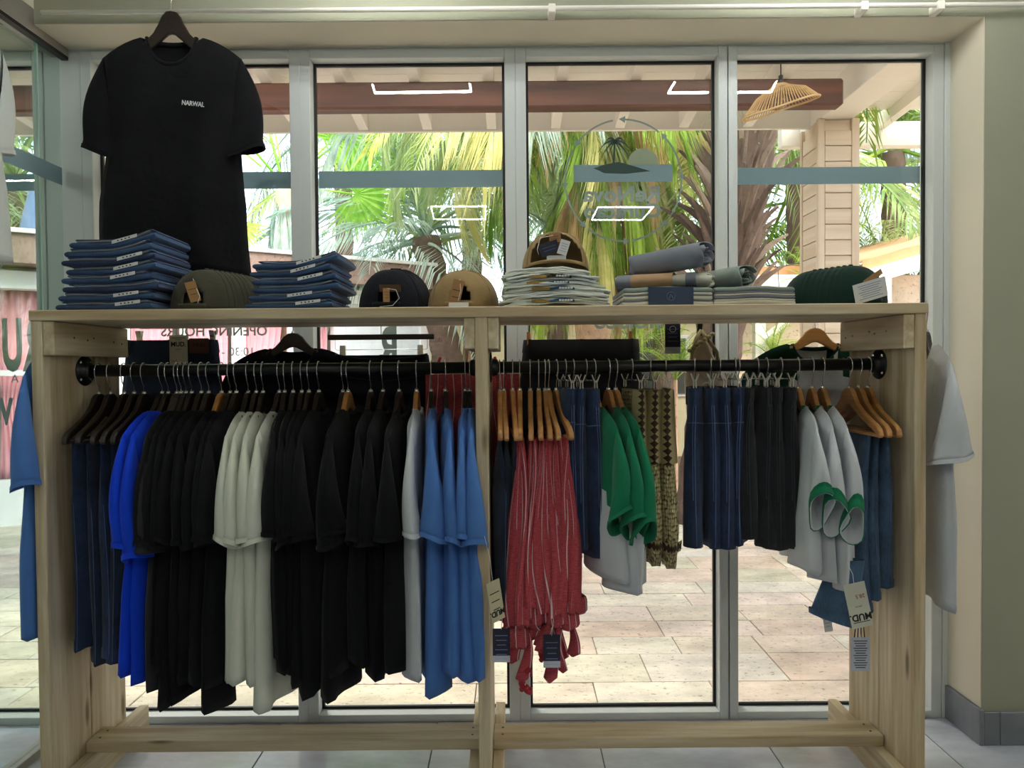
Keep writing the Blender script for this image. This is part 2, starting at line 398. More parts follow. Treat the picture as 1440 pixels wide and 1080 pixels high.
def sleeve_mesh(T, A, H1, H2, b0=.010, b1=.032, s0=0, s1=1, seed=0, sgn=1, grow=0, bow=.028, tilt=0):
    r = random.Random(seed); n = 18; rows = []; ns = 12; ph = r.uniform(0, 6.28); ph2 = r.uniform(-1, 1)
    def ring(s, inner=0):
        o = Vector((T[0] + (H1[0] - T[0]) * s, 0, T[1] + (H1[1] - T[1]) * s)); o.x += bow * math.sin(math.pi * min(1, s * 1.1))
        i = Vector((A[0] + (H2[0] - A[0]) * s, 0, A[1] + (H2[1] - A[1]) * s)); c = (o + i) / 2; h = (o - i) / 2
        l = h.length; h = h * ((l - inner + grow) / l); b = max(.002, (b0 + (b1 - b0) * s ** .8) - inner + grow)
        row = []
        for k in range(n):
            th = 2 * math.pi * k / n; p = c + h * math.cos(th)
            sh = 1 if abs(math.cos(th)) < .95 else .7
            row.append((sgn * p.x, b * math.sin(th) * (1 + .12 * s * math.sin(3 * th + ph)) + .012 * s * math.sin(2.2 * s + ph) * ph2 * 1.5, p.z + tilt * s * b * math.sin(th) + .006 * s * math.sin(2 * th + ph)))
        return row
    rows = [ring(s0 + (s1 - s0) * j / ns) for j in range(ns + 1)] + [ring(s1, .003), ring(s1 - .04 * (s1), .0045), ring(max(s0, s1 - .25), .006)]
    return ringmesh('sleeve', rows)
def make_tee(name, loc, rz, col, seed, L=.80, sl=.30, trim=None, raglan=None, sh=.235, sx=.055, hemw=.165, bb=.030, bs=.034, amp=.014, neck=.085, fdip=.075, drop=.065, label=None, cat='t-shirt', group=None, waist=.1, flare=.015, twist=0, hz=None):
    root = empty(name, loc, rz, label, cat, group)
    me, ring = tee_body(seed, L, neck=neck, sh=sh, bb=bb, amp=amp, fdip=fdip, drop=drop, raglan=bool(raglan), waist=waist, flare=flare)
    mkobj('shirt_body', me, [col] + ([raglan] if raglan else []), root, True)
    T = (sh - .003, -drop + .003); A = (sh - .035, -drop - .20); H1 = (sh + sx, -drop - sl); rr_ = random.Random(seed * 17 + 1); hz = rr_.uniform(.0, .055) if hz is None else hz; H2 = (sh + sx - hemw, -drop - sl - hz)
    tl = [rr_.uniform(-.55, .55), rr_.uniform(-.5, .5)]; bs = bs * rr_.uniform(.85, 1.15)
    for sg in (-1, 1):
        s = mkobj('sleeve', sleeve_mesh(T, A, H1, H2, b1=bs, seed=seed * 3 + sg, sgn=sg, tilt=tl[sg > 0]), raglan or col, root, True)
        mkobj('cuff' if trim else 'hem', sleeve_mesh(T, A, H1, H2, b1=bs, s0=.84 if trim else .955, s1=1.003, seed=seed * 3 + sg, sgn=sg, grow=.0022, tilt=tl[sg > 0]), trim or raglan or col, s, True)
    c = []
    for i in range(28):
        a = 2 * math.pi * i / 28; x = neck * math.cos(a) * .97; y = math.sin(a)
        z = -(fdip if y < 0 else .018) * abs(y) ** 1.0
        c.append((x, y * .0125, z - .004))
    MB().tube(c, .0078, 8, closed=True).build('collar', trim or raglan or col, root, True)
    return root
def drape_mesh(seed, w=.17, L=.55, b0=.012, b1=.028, amp=.010, taper=.1, open_top=False, k=4, hemv=.006, wtop=None, ripb=.25, skew=0):
    r = random.Random(seed); ph = [r.uniform(0, 6.28) for _ in range(6)]; nu = 16; ntt = 22
    seq = [(-1 + 2 * i / nu, -1) for i in range(nu + 1)] + [(1 - 2 * i / nu, 1) for i in range(1, nu)]
    def ring(t, inner=0, dz=0):
        row = []
        for u, side in seq:
            w0 = wtop if wtop else w
            ww = (w0 + (w - w0) * min(1, t * 3)) * (1 - taper * math.sin(math.pi * t * .9)) - inner
            b = max(.001, b0 + (b1 - b0) * min(1, t * 2.5) - inner) * math.sqrt(max(0, 1 - abs(u) ** 3))
            if not open_top: b *= min(1, math.sqrt(t * 8) + .02)
            y = side * b * (1 + ripb * t * math.sin(u * k * 2 + ph[0])) + amp * min(1, t * 3) * (math.sin(u * k + ph[1] + 2 * t) + .4 * math.sin(u * k * 2.3 + ph[2]))
            row.append((u * ww + .008 * math.sin(5 * t + ph[3]) * t + skew * t, y, -L * t + (hemv * t * math.sin(2.5 * u + ph[4])) + dz))
        return row
    rings = [ring(j / ntt) for j in range(ntt + 1)] + [ring(1, .003), ring(.93, .005)]
    if open_top: rings = [ring(.05, .004), ring(0, .003)] + rings
    return ringmesh('drape', rings), ring

def hanger_poly(W=.215):
    k = W / .215
    upr = [(0, 0), (.018, -.003), (.034, -.014), (.048, -.033), (.066, -.052), (.10, -.073), (.15, -.095), (.19, -.110), (.208, -.124), (.214, -.142)]
    low = [(.206, -.150), (.196, -.142), (.185, -.134), (.15, -.120), (.10, -.100), (.06, -.080), (.03, -.064), (.012, -.055), (0, -.053)]
    h = [(x * k, z) for x, z in upr + low]
    return h + [(-x, z) for x, z in h[::-1][1:-1]]
def make_hanger_proto(name, mat, bar, th=.016, hookf=True):
    root = empty(name, (0, 0, 0))
    mb = MB(); Z0 = -.075
    mb.prism([(x, z + Z0) for x, z in hanger_poly()], -th / 2, th / 2)
    b = mb.build('hanger_arms', mat, root)
    bv = b.modifiers.new('b', 'BEVEL'); bv.width = .004; bv.segments = 2; bv.limit_method = 'ANGLE'
    parts = [b]
    pts = [(0, 0, Z0 - .004), (0, 0, Z0 + .022), (.012, 0, Z0 + .036), (.0245, 0, -.012)]
    pts += [(.0245 * math.cos(a), 0, .0245 * math.sin(a)) for a in [R(d) for d in range(0, 215, 18)]]
    parts.append(MB().tube(pts, .0019, 6).build('wire_hook', STEEL, root, True))
    parts.append(MB().lathe([(0, .006), (.006, .006), (.007, 0), (.007, -.004)], 10, center=(0, 0, Z0)).build('ferrule', STEEL, root, True))
    if bar: parts.append(MB().tube([(-.196, 0, Z0 - .142), (.196, 0, Z0 - .142)], .006, 10).build('trouser_bar', mat, root, True))
    KIDS[root.name] = parts
    return root
def clip_mesh(mb, x, z, open_=0):
    for s in (-1, 1):
        mb.prism([(s * .002 + 0, z - .022), (s * .006, z - .018), (s * .005, z), (s * .014, z + .024), (s * .011, z + .025), (s * .002, z + .002)], x - .009, x + .009, 'YZ')
    mb.tube([(x - .008, 0, z + .004), (x + .008, 0, z + .004)], .004, 8)
def make_clip_proto():
    root = empty('clip_hanger', (0, 0, 0)); parts = []
    Z0 = -.045
    pts = [(0, 0, Z0 - .004), (0, 0, Z0 + .012), (.012, 0, Z0 + .02), (.0245, 0, -.006)]
    pts += [(.0245 * math.cos(a), 0, .0245 * math.sin(a)) for a in [R(d) for d in range(0, 215, 18)]]
    parts.append(MB().tube(pts, .0019, 6).build('wire_hook', STEEL, root, True))
    parts.append(MB().tube([(-.15, 0, Z0), (.15, 0, Z0)], .0028, 8).build('wire_bar', STEEL, root, True))
    for x in (-.135, .135):
        mb = MB(); clip_mesh(mb, x, Z0 - .005); parts.append(mb.build('clip', STEEL, root))
    KIDS[root.name] = parts
    return root
# ============================================================ SETTING: room shell
YW = 2.70; YG = 2.765; YF = 2.505; XL = -1.70
def st(o, label=None): return tag(o, label, None, None, 'structure')
zt = P(720, 63.5, YW).z; zrev = zt; ztop_wall = P(720, 15.5, YF).z; XR = P(1336, 300, YW).x
# floor of large grey tiles
fl = st(MB().box((-4.6, -5, -.06), (4.2, YW + .02, -.004)).build('floor', plain('tile_grout', rgb(110, 112, 118), .9)))
FT = stonemat('grey_marble_tile', [rgb(206, 210, 224), rgb(222, 225, 238), rgb(214, 218, 230)], 2.2, .14, pits=False, spec=.8, vein=True)
tm = MB().box((-.298, -.298, -.004), (.298, .298, 0), bev=.0015).mesh('floor_tile'); tm.materials.append(FT)
x0 = P(370, 1060, 2.5).x
for i in range(-6, 8):
    for j in range(0, 11):
        cx = x0 + .3 + i * .6; cy = YW - .2 - j * .6
        if cx < -4.4 or cx > 4.1 or cy < -2.4: continue
        o = bpy.data.objects.new('floor_tile', tm); C.objects.link(o); o.parent = fl; o.location = (cx, cy, 0)
ceil_ = st(MB().box((-4.6, -5, 2.86), (4.2, YF + .28, 2.95)).build('ceiling', CEIL))
st(MB().box((XR, YF, 0), (4.2, YW + .10, 2.86)).build('wall_front_right', WALL_SHADE))
st(MB().box((-4.6, YF, zrev), (XR, YW + .10, 2.86)).build('wall_front_top', WALL_SHADE))
st(MB().box((XR - .003, YF + .002, .13), (XR + .01, YW + .1, zrev + .002)).build('wall_reveal_right', WALL))
st(MB().box((-4.6, YF + .002, zrev - .003), (XR, YW + .1, zrev + .01)).build('wall_reveal_top', WALL))
st(MB().box((4.2, -5, 0), (4.3, YF, 2.9)).build('wall_right', WALL))
st(MB().box((-4.6, -5.1, 0), (4.3, -5, 2.9)).build('wall_back', WALL))
st(MB().box((-4.7, -5, 0), (-4.6, YF, 2.9)).build('wall_left', WALL))
SK = stonemat('grey_marble_skirting', [rgb(120, 124, 132), rgb(136, 140, 146)], 3, .3, pits=False, spec=.5, vein=True)
def skirt(n, a, b):
    o = st(MB().box(a, b, bev=.002).build(n, SK)); return o
skirt('baseboard_reveal', (XR - .014, YF - .012, 0), (XR + .002, YW, .128))
bb_ = st(empty('baseboard_front', (XR, YF - .012, 0)))
for i, (a, b) in enumerate([(.002, .058), (.060, .60), (.602, 1.2), (1.202, 1.8), (1.802, 2.4)]):
    MB().box((a, 0, 0), (b, .012, .120), bev=.002).build('skirting_tile', SK, bb_)
# ceiling light frames (LED) that mirror in the glass, plus two added for fill
LED = emit('led_strip', (.97, 1, .98), 105)
def led_frame(pts, label):
    z = 2.76; root = empty('ceiling_light', (pts[0][0], pts[0][1], z), 0, label, 'ceiling light', 'led frames on the ceiling')
    for i in range(4):
        a = Vector((pts[i][0] - pts[0][0], pts[i][1] - pts[0][1], 0)); b = Vector((pts[(i + 1) % 4][0] - pts[0][0], pts[(i + 1) % 4][1] - pts[0][1], 0))
        mb = MB(); mb.tube([a, b], .0048, 4); mb.build('light_bar', LED, root)
    return root
def refl(px, py):   # the point of the ceiling (z 2.76) that mirrors in the glass at a pixel
    d = P(px, py, YG) - EYE; k = (2.76 - EYE.z) / d.z; q = EYE + d * k
    return (q.x, 2 * YG - q.y)
led_frame([refl(527, 130), refl(662, 128), refl(659, 99), refl(518, 99)], 'white glowing led frame on the ceiling in front of the second window')
led_frame([refl(940, 130), refl(1085, 129), refl(1100, 97), refl(960, 97)], 'white glowing led frame on the ceiling in front of the third window')
led_frame([refl(610, 308), refl(683, 308), refl(683, 290), refl(606, 290)], 'white glowing led frame on the ceiling far behind the camera, left one')
led_frame([refl(832, 309), refl(903, 309), refl(919, 291), refl(841, 291)], 'white glowing led frame on the ceiling far behind the camera, right one')

led_frame([(3.1, .3), (3.9, .3), (3.9, 1.3), (3.1, 1.3)], 'added unseen led fill frame on the ceiling at the right of the shop')  # added out of view to brighten the interior
led_frame([(-3.9, .3), (-3.1, .3), (-3.1, 1.3), (-3.9, 1.3)], 'added unseen led fill frame on the ceiling beyond the glass partition')  # second added fill light, placed clear of the pane reflections
# windows
TOPZ = P(720, 79.5, YW).z; BOTZ = P(720, 1004, YW).z
XS = [(P(127, 83, YW).x, P(406, 82, YW).x), (P(435, 81, YW).x, P(709, 80, YW).x), (P(739, 79, YW).x, P(1010, 77, YW).x), (P(1037, 77, YW).x, P(1313, 76, YW).x)]
XS.insert(0, (-2.62, P(44, 90, YW).x))
XS.insert(0, (-3.9, -2.80))
def window(i, xa, xb):
    root = st(empty('window_%d' % i, ((xa + xb) / 2, YW, 0)))
    cx = (xa + xb) / 2; a = xa - cx; b = xb - cx
    fr = 0.040
    MB().box((a - fr, 0, BOTZ - .03), (a, .09, TOPZ + .035), bev=.002).build('side_frame', FRAME, root)
    MB().box((b, 0, BOTZ - .03), (b + fr, .09, TOPZ + .035), bev=.002).build('side_frame', FRAME, root)
    MB().box((a, .0005, TOPZ), (b, .09, TOPZ + .035), bev=.002).build('head_frame', FRAME, root)
    MB().box((a, .0005, BOTZ - .04), (b, .09, BOTZ), bev=.002).build('bottom_frame', FRAME, root)
    g = MB(); gw = .010; y0 = .052; y1 = .064
    g.box((a, y0, BOTZ), (a + gw, y1, TOPZ)); g.box((b - gw, y0, BOTZ), (b, y1, TOPZ)); g.box((a + gw, y0, TOPZ - gw), (b - gw, y1, TOPZ)); g.box((a + gw, y0, BOTZ), (b - gw, y1, BOTZ + gw))
    g.build('gasket', GASK, root)
    MB().box((a + .004, YG - YW, BOTZ + .004), (b - .004, YG - YW + .006, TOPZ - .004)).build('glass_pane', GLASS, root)
    return root
wins = [window(i + 1, a, b) for i, (a, b) in enumerate(XS)]
# mullions and outer frame
k = 1
def trim(a, b, mat=FRAME):
    global k; o = st(MB().box(a, b, bev=.002).build('trim_%d' % k, mat)); k += 1; return o
for (a, b), (c2, d) in zip(XS, XS[1:]):
    if c2 - b > .12: trim((b + .041, YW + .004, .0), (c2 - .041, YW + .10, zt))
    else: trim((b + .038, YW + .006, .0), (c2 - .038, YW + .10, zt))
trim((XS[-1][1] + .041, YW - .004, 0), (XR, YW + .10, zt))
trim((-4.6, YW, TOPZ + .036), (XR, YW + .10, zt - .001))
trim((-4.6, YW - .004, 0), (XR, YW + .10, BOTZ - .041))
# blue-grey safety bands stuck on the glass
zb0 = P(720, 262, YG).z; zb1 = P(720, 238, YG).z
for wi, (a, b) in zip(wins, XS):
    c0 = (a + b) / 2
    if wi is wins[4]: MB().box((P(807, 250, YG).x - c0, .071, P(877, 255, YG).z), (P(946, 250, YG).x - c0, .0722, P(877, 231, YG).z)).build('film_band', BANDF, wi); continue
    MB().box((a - c0 + .01, .0712, zb0), (b - c0 - .01, .0722, zb1)).build('film_band', BANDF, wi)
def glass_text(body, px, py, size, win, mat=LETF, bold=0, sx=1):
    wi = wins[win]; q = P(px, py, YG)
    o = text_mesh(body, size, mat, wi, (q.x - wi.location.x, .0725, q.z), (R(90), 0, R(180)), bold=bold, scale=(sx, 1, 1), name='vinyl_lettering'); return o
glass_text('NARWAL', 392, 262, .042, 2, LETF, .0006)
glass_text('OPENING HOURS', 300, 472, .052, 2, LETF, .001)
glass_text('10:30 -', 334, 500, .046, 2)
glass_text('ReNova', 875, 282, .080, 4, LETF, .0022, 1.15)
glass_text('Curacao', 876, 305, .076, 4, LETF, .0022, 1.15)
glass_text('HITOIOCO', 890, 461, .06, 4, LETF, .003)
glass_text('R', 546, 520, .24, 3, LETF, .006, .55)
for (ch, px, py, s, b, cw) in (('U', 16, 518, .27, .012, .42), ('R', 46, 518, .27, .012, .42), ('A', 19, 538, .045, .0, 1), ('W', 0, 596, .14, .006, .6)):
    glass_text(ch, px, py, s, 1, LETF, b, cw)
# round logo on window 5: arrows, palm, sun
wi = wins[4]; lg = MB(); cq = P(877, 253, YG); rad = (P(959, 253, YG).x - P(795, 253, YG).x) / 2
def L(px, py):
    q = P(px, py, YG); return (q.x - wi.location.x, q.z)
def arc(a0, a1):
    pts = []; n = 10
    for i in range(n + 1):
        a = R(a0 + (a1 - a0) * i / n); pts.append((cq.x - wi.location.x + rad * math.cos(a), cq.z + rad * 1.04 * math.sin(a)))
    for (p, q) in zip(pts, pts[1:]):
        d = Vector((q[0] - p[0], q[1] - p[1])).normalized(); nn = Vector((-d.y, d.x)) * .0032
        lg.prism([(p[0] - nn.x, p[1] - nn.y), (q[0] - nn.x, q[1] - nn.y), (q[0] + nn.x, q[1] + nn.y), (p[0] + nn.x, p[1] + nn.y)], .0718, .0728)
    p, q = pts[-2], pts[-1]; d = Vector((q[0] - p[0], q[1] - p[1])).normalized(); n2 = Vector((-d.y, d.x)) * .013
    e = Vector(q)
    lg.prism([(e.x - n2.x, e.y - n2.y), (e.x + d.x * .024, e.y + d.y * .024), (e.x + n2.x, e.y + n2.y)], .0718, .0728)
for a0, a1 in ((52, 88), (100, 140), (0 + 8, 44), (-38, 2), (-82, -46), (-128, -90), (-172, -136), (150, 182)): arc(a0, a1)
lg.build('logo_ring', LETF, wi)
sn = MB(); c0 = L(905, 222); rr = (P(927, 222, YG).x - P(884, 222, YG).x) / 2
sn.prism([(c0[0] + rr * math.cos(R(a)), c0[1] - .02 + rr * 1.0 * math.sin(R(a))) for a in range(0, 181, 12)] + [(c0[0] - rr, L(905, 232)[1]), (c0[0] + rr, L(905, 232)[1])], .0715, .0725)
sn.build('logo_sun', LETW, wi)
pm = MB(); b0 = L(863, 230); t0 = L(865, 198)
pm.prism([(b0[0] - .004, b0[1]), (b0[0] + .005, b0[1]), (t0[0] + .003, t0[1]), (t0[0] - .003, t0[1])], .0718, .0728)
for a in (20, 55, 90, 125, 160, -20, 200, -50, 230):
    d = Vector((math.cos(R(a)), math.sin(R(a)))); pr = [Vector(t0)]
    for i in range(1, 6): pr.append(Vector(t0) + d * (.014 * i) + Vector((0, -.0026 * i * i)))
    for i, (p, q) in enumerate(zip(pr, pr[1:])):
        w_ = .0065 * (1 - i / 6); pm.prism([(p.x, p.y - w_), (q.x, q.y - w_ * .8), (q.x, q.y + w_ * .8), (p.x, p.y + w_)], .0718, .0728)
isl = [L(835, 236), L(850, 231), L(870, 227), L(885, 231), L(915, 240), L(880, 244), L(850, 243)]
pm.prism(isl, .0708, .0729)
pm.build('logo_palm', film('dark_grey_green_vinyl', rgb(92, 112, 108), .95), wi)

# glass partition on the left
zr0 = P(97, 78, YW - .02).z; 
part = st(empty('wall_partition_left', (XL, YW, 0)))
MB().box((-.02, -4.0, zr0), (.045, -.004, zr0 + .085), bev=.002).build('top_rail', ALU, part)
MB().box((.044, -4.0, zr0 - .012), (.02, -.004, zr0 + .002)).build('rail_gasket', GASK, part)
MB().box((-.02, -4.0, 0), (.03, -.004, .03), bev=.002).build('bottom_rail', ALU, part)
EDGE = plain('bright_glass_edge', rgb(200, 226, 216), .15)
for (ya, yb) in ((-.004, -.13), (-.135, -1.3), (-1.305, -2.5), (-2.505, -3.9)):
    p = MB().box((0, yb, .03), (.010, ya, zr0)).build('glass_panel', GGLASS, part)
    MB().box((-.0005, yb, .03), (.0105, yb + .003, zr0)).build('panel_edge', EDGE, p)
MB().box((.0105, -3.9, zb0 + .0), (.0112, -.004, zb1)).build('film_band', BANDF, part)
st(MB().box((-2.0, -2, zr0 + .085), (XL + .045, YW, 2.86)).build('wall_partition_top', WALL))

# curtain track above the window
ct = empty('curtain_track', (0, 2.46, P(720, 12, 2.46).z), 0, 'long white curtain track fixed above the window wall', 'curtain rail')
MB().tube([(-1.6, 0, 0), (4.1, 0, 0)], .008, 10).build('track', WHITEW, ct, True)
for px in (776, 1215, 1322):
    MB().box((P(px, 12, 2.46).x - .012, -.01, -.018), (P(px, 12, 2.46).x + .012, .08, .012), bev=.002).build('bracket', WHITEW, ct)

# ============================================================ clothing rack of pine boards
XA = P(42, 440, 2.14).x; XB = P(1303.5, 440, 2.14).x; Y0 = 2.14; Y1 = 2.56; ZS = P(720, 430.5, Y0).z; TH = .034
rack = empty('clothing_rack', ((XA + XB) / 2, (Y0 + Y1) / 2, 0), 0, 'wide raw pine clothing rack with a top shelf in front of the windows', 'clothing rack')
O = Vector(rack.location)
def rb(name, a, b, ax, par=None):
    a = Vector(a) - O; b = Vector(b) - O
    return MB().box(a, b, bev=.0025).build(name, PINE[ax], par or rack)
ZU = ZS - .032
rb('shelf_board', (XA - .004, Y0 - .003, ZU), (XB + .004, Y0 + .208, ZS), 'X'); rb('shelf_board', (XA - .004, Y0 + .211, ZU), (XB + .004, Y1, ZS), 'X')
for xs in (XA, XB - TH):
    rb('side_board', (xs, Y0, 0), (xs + TH, Y0 + .208, ZU), 'Z'); rb('side_board', (xs, Y0 + .211, 0), (xs + TH, Y1, ZU), 'Z')
xc = P(677, 500, Y0).x
rb('centre_board', (xc - .019, Y0, 0), (xc + .019, Y0 + .208, ZU), 'Z'); rb('centre_board', (xc - .019, Y0 + .211, 0), (xc + .019, Y1, ZU), 'Z')
blocks = [(XA + TH, XA + TH + .033), (XB - TH - .033, XB - TH)]
for i, (a, b) in enumerate(blocks):
    p = rb('shelf_bracket_board', (a, Y0 + .004, ZU - .104), (b, Y1, ZU - .001), 'Y')
    for (fy, fz) in ((.25, .45), (.42, .5), (.5, .42), (.78, .5), (.9, .55)):
        xx = b if i == 0 else a
        q = Vector((xx, Y0 + .42 * fy, ZU - .104 * fz)) - O
        MB().lathe([(0, .0006), (.0035, .0006), (.0035, -.001)], 10, center=q, axis='X').build('screw', BLACKM, p)
rb('shelf_bracket_board', (xc - .019 - .033, Y0 + .004, ZU - .095), (xc - .019, Y1, ZU - .001), 'Y')
rb('shelf_bracket_board', (xc + .019, Y0 + .004, ZU - .095), (xc + .019 + .033, Y1, ZU - .001), 'Y')
YB0 = 2.31; YB1 = 2.415; zb = .1005
for (a, b) in ((XA + TH + .002, xc - .0205), (xc + .0205, XB - TH - .002)):
    p = rb('stretcher_board', (a, YB0, zb), (b, YB1, zb + .036), 'X')
    for xx in (a + .03, b - .03):
        for yy in (.03, .075):
            q = Vector((xx, YB0 + yy, zb + .0362)) - O
            MB().lathe([(0, .0004), (.004, .0004), (.004, -.001)], 10, center=q).build('screw', BLACKM, p)
for (a, b) in ((XA + TH + .001, XA + TH + .036), (XB - TH - .036, XB - TH - .001), (xc + .0205, xc + .056), (xc - .056, xc - .0205)):
    rb('foot_board', (a, Y0 - .1, 0), (b, Y1 + .09, .100), 'Y')
# pipe rails with flanges
YR = 2.35; ZR = P(720, 516.5, YR).z; RR = .0195
def pipe(a, b, label, loc):
    root = empty('clothes_rail', (a, YR, ZR), 0, label, 'clothes rail', None)
    MB().tube([(0.012, 0, 0), (b - a - .012, 0, 0)], RR, 20).build('pipe', BLACKM, root, True)
    for x, s in ((0, 1), (b - a, -1)):
        fl_ = MB().lathe([(0, 0), (.049, 0), (.050, .0025 * s), (.049, .005 * s), (.030, .008 * s), (.027, .020 * s), (.026, .026 * s), (RR, .027 * s)], 28, center=(x, 0, 0), axis='X').build('flange', BLACKM, root, True)
        for d in (45, 135, 225, 315):
            MB().lathe([(0, .0085 * s), (.005, .0075 * s), (.006, .005 * s)], 8, center=(x, .039 * math.cos(R(d)), .039 * math.sin(R(d))), axis='X').build('flange_screw', STEEL, fl_)
    return root
pipe(XA + TH, xc - .019, 'black steel pipe rail of the left bay, between side and centre boards', 0)
pipe(xc + .019, XB - TH, 'black steel pipe rail of the right bay, between centre and side boards', 0)
# ============================================================ OUTSIDE
# patio of travertine slabs
TRAV = stonemat('travertine', [rgb(222, 206, 184), rgb(214, 190, 172), rgb(228, 216, 198), rgb(204, 196, 172), rgb(226, 206, 190), rgb(214, 206, 192), rgb(226, 212, 186)], 3.4, .8)
pat = tag(MB().box((-9, YW + .11, -.09), (9, 14, -.022)).build('patio', plain('patio_joint', rgb(120, 100, 78), .95)), None, None, None, 'structure')
rp = random.Random(3); mesh_cache = {}
def slab(w_, d_):
    key = (round(w_, 2), round(d_, 2))
    if key not in mesh_cache:
        me = MB().box((-w_ / 2 + .002, -d_ / 2 + .002, -.02), (w_ / 2 - .002, d_ / 2 - .002, 0), bev=.002).mesh('slab'); me.materials.append(TRAV); mesh_cache[key] = me
    return mesh_cache[key]
y = YW + .115; nslab = 0; far = MB()
while y < 7.6:
    d_ = rp.choice((.22, .22, .24, .30)); x = -6.2 + rp.uniform(0, .4)
    while x < 4.8:
        w_ = rp.choice((.40, .50, .60, .70))
        vis = abs((x + w_ / 2) / (y)) < .85
        if vis and nslab < 300 and y < 5.6:
            o = bpy.data.objects.new('paving_slab', slab(w_, d_)); C.objects.link(o); o.parent = pat; o.location = (x + w_ / 2, y + d_ / 2, -.002 + rp.uniform(-.0015, .0015)); nslab += 1
        elif vis: far.box((x + .002, y + .002, -.02), (x + w_ - .002, y + d_ - .002, -.002))
        x += w_
    y += d_
tag(far.build('paving_slab', TRAV, pat), None, None, None, 'stuff')
tag(MB().box((-40, 7.6, -.3), (40, 60, -.05)).build('ground', plain('garden_soil', rgb(150, 135, 105), .95, var=.2, sc=1)), None, None, None, 'structure')

# porch roof: deck boards, rafters, brown beam, eave fascia
YE = 5.0; ze0 = P(720, 186, YE).z; ze1 = P(720, 152, YE).z
YBm = 4.3; zbm0 = P(720, 151, YBm).z; zbm1 = P(720, 113, YBm).z
roof = empty('porch_roof', (0, YE, ze0), 0, 'white boarded porch roof with sloping rafters outside the windows', 'roof')
ro = Vector(roof.location)
xe = P(1125, 186, YE).x
MB().box(Vector((-6, YE - .03, ze0)) - ro, Vector((xe + .1, YE, ze0 + .24)) - ro, bev=.003).build('fascia_board', WHITEW, roof)
slope = -.10
zr_ = zbm1 + .001
def rz_(yv): return zr_ + (yv - YBm) * slope
xr = [P(px, 153, YBm).x for px in range(-145, 1140, 104)]
rfm = None
for xv in xr:
    mb = MB(); hw = .032
    v = []
    for (yv, dz) in ((2.9, 0), (2.9, .13), (YE - .031, .13), (YE - .031, 0)): v.append((yv - ro.y, rz_(yv) + dz - ro.z))
    mb.prism(v, xv - hw - ro.x, xv + hw - ro.x, 'YZ'); mb.build('rafter', WHITEW, roof)
for j in range(16):
    ya = 2.86 + j * .135; yb = ya + .131
    if ya > YE - .1: break
    mb = MB(); v = [(yy - ro.y, rz_(yy) + dd - ro.z) for yy, dd in ((ya, .131), (ya, .155), (yb, .155), (yb, .131))]
    mb.prism(v, -6, 4.4, 'YZ'); mb.build('deck_board', WHITEW, roof)
xbe = P(1187, 140, YBm).x
bm_ = MB().box((-6, YBm - ro.y, zbm0 - ro.z), (xbe, YBm + .10 - ro.y, zbm1 - ro.z), bev=.012).build('brown_beam', REDBEAM, roof)
# white main beam running out over the pillar
q0 = P(1187, 165, YBm + .3)
def depth_beam(x0, x1, y0, y1, z0, z1, nm='main_beam'): return MB().box(Vector((x0, y0, z0)) - ro, Vector((x1, y1, z1)) - ro, bev=.004).build(nm, WHITEW, roof)
zp1 = P(1180, 166, 4.8).z
depth_beam(P(1180, 160, 4.8).x - .12, P(1180, 160, 4.8).x + .10, 2.9, 5.15, zp1, zp1 + .20)
depth_beam(P(1125, 160, 5.1).x - .1, 5.0, 5.18, 5.26, P(1250, 206, 5.2).z, P(1250, 172, 5.2).z, 'side_fascia')
for px in (1250, 1330):
    xv = P(px, 150, 4.4).x; mb = MB(); v = [(yv - ro.y, zp1 + .10 + (4.3 - yv) * .06 + dz - ro.z) for yv, dz in ((2.9, 0), (2.9, .1), (5.17, .1), (5.17, 0))]
    mb.prism(v, xv - .03, xv + .03, 'YZ'); mb.build('rafter', WHITEW, roof)
# timber clad pillar
Yc = 4.8; xa = P(1150, 300, Yc).x; xb2 = P(1209, 300, Yc).x; dc = .30; zc1 = zp1
pil = empty('porch_pillar', ((xa + xb2) / 2, Yc + dc / 2, 0), 0, 'pale timber clad pillar with horizontal boards under the porch roof', 'pillar')
hx = (xb2 - xa) / 2; pw = .052
for (sx, sy) in ((-1, -1), (1, -1), (-1, 1), (1, 1)):
    a = (sx * hx, sy * dc / 2, 0); b = (sx * (hx - pw * (.9 if sx < 0 else 1)), sy * (dc / 2 - pw * .6), zc1); MB().box(a, b, bev=.003).build('corner_post', CLAD['Z'], pil)
z = .0; bh = .105; bf = MB().box((-hx + pw, -dc / 2 + .006, 0), (hx - pw, -dc / 2 + .02, bh - .006), bev=.002).mesh('cladding_board'); bf.materials.append(CLAD['X'])
bl_ = MB().box((-hx + .008, -dc / 2 + .034, 0), (-hx + .022, dc / 2 - .034, bh - .006), bev=.002).mesh('cladding_board'); bl_.materials.append(CLAD['Y'])
MB().box((-hx + .024, -dc / 2 + .022, 0), (hx - .024, dc / 2 - .022, zc1 - .004)).build('pillar_core', CLAD['X'], pil)
while z < zc1 - bh:
    for me in (bf, bl_):
        o = bpy.data.objects.new('cladding_board', me); C.objects.link(o); o.parent = pil; o.location = (0, 0, z)
    z += bh
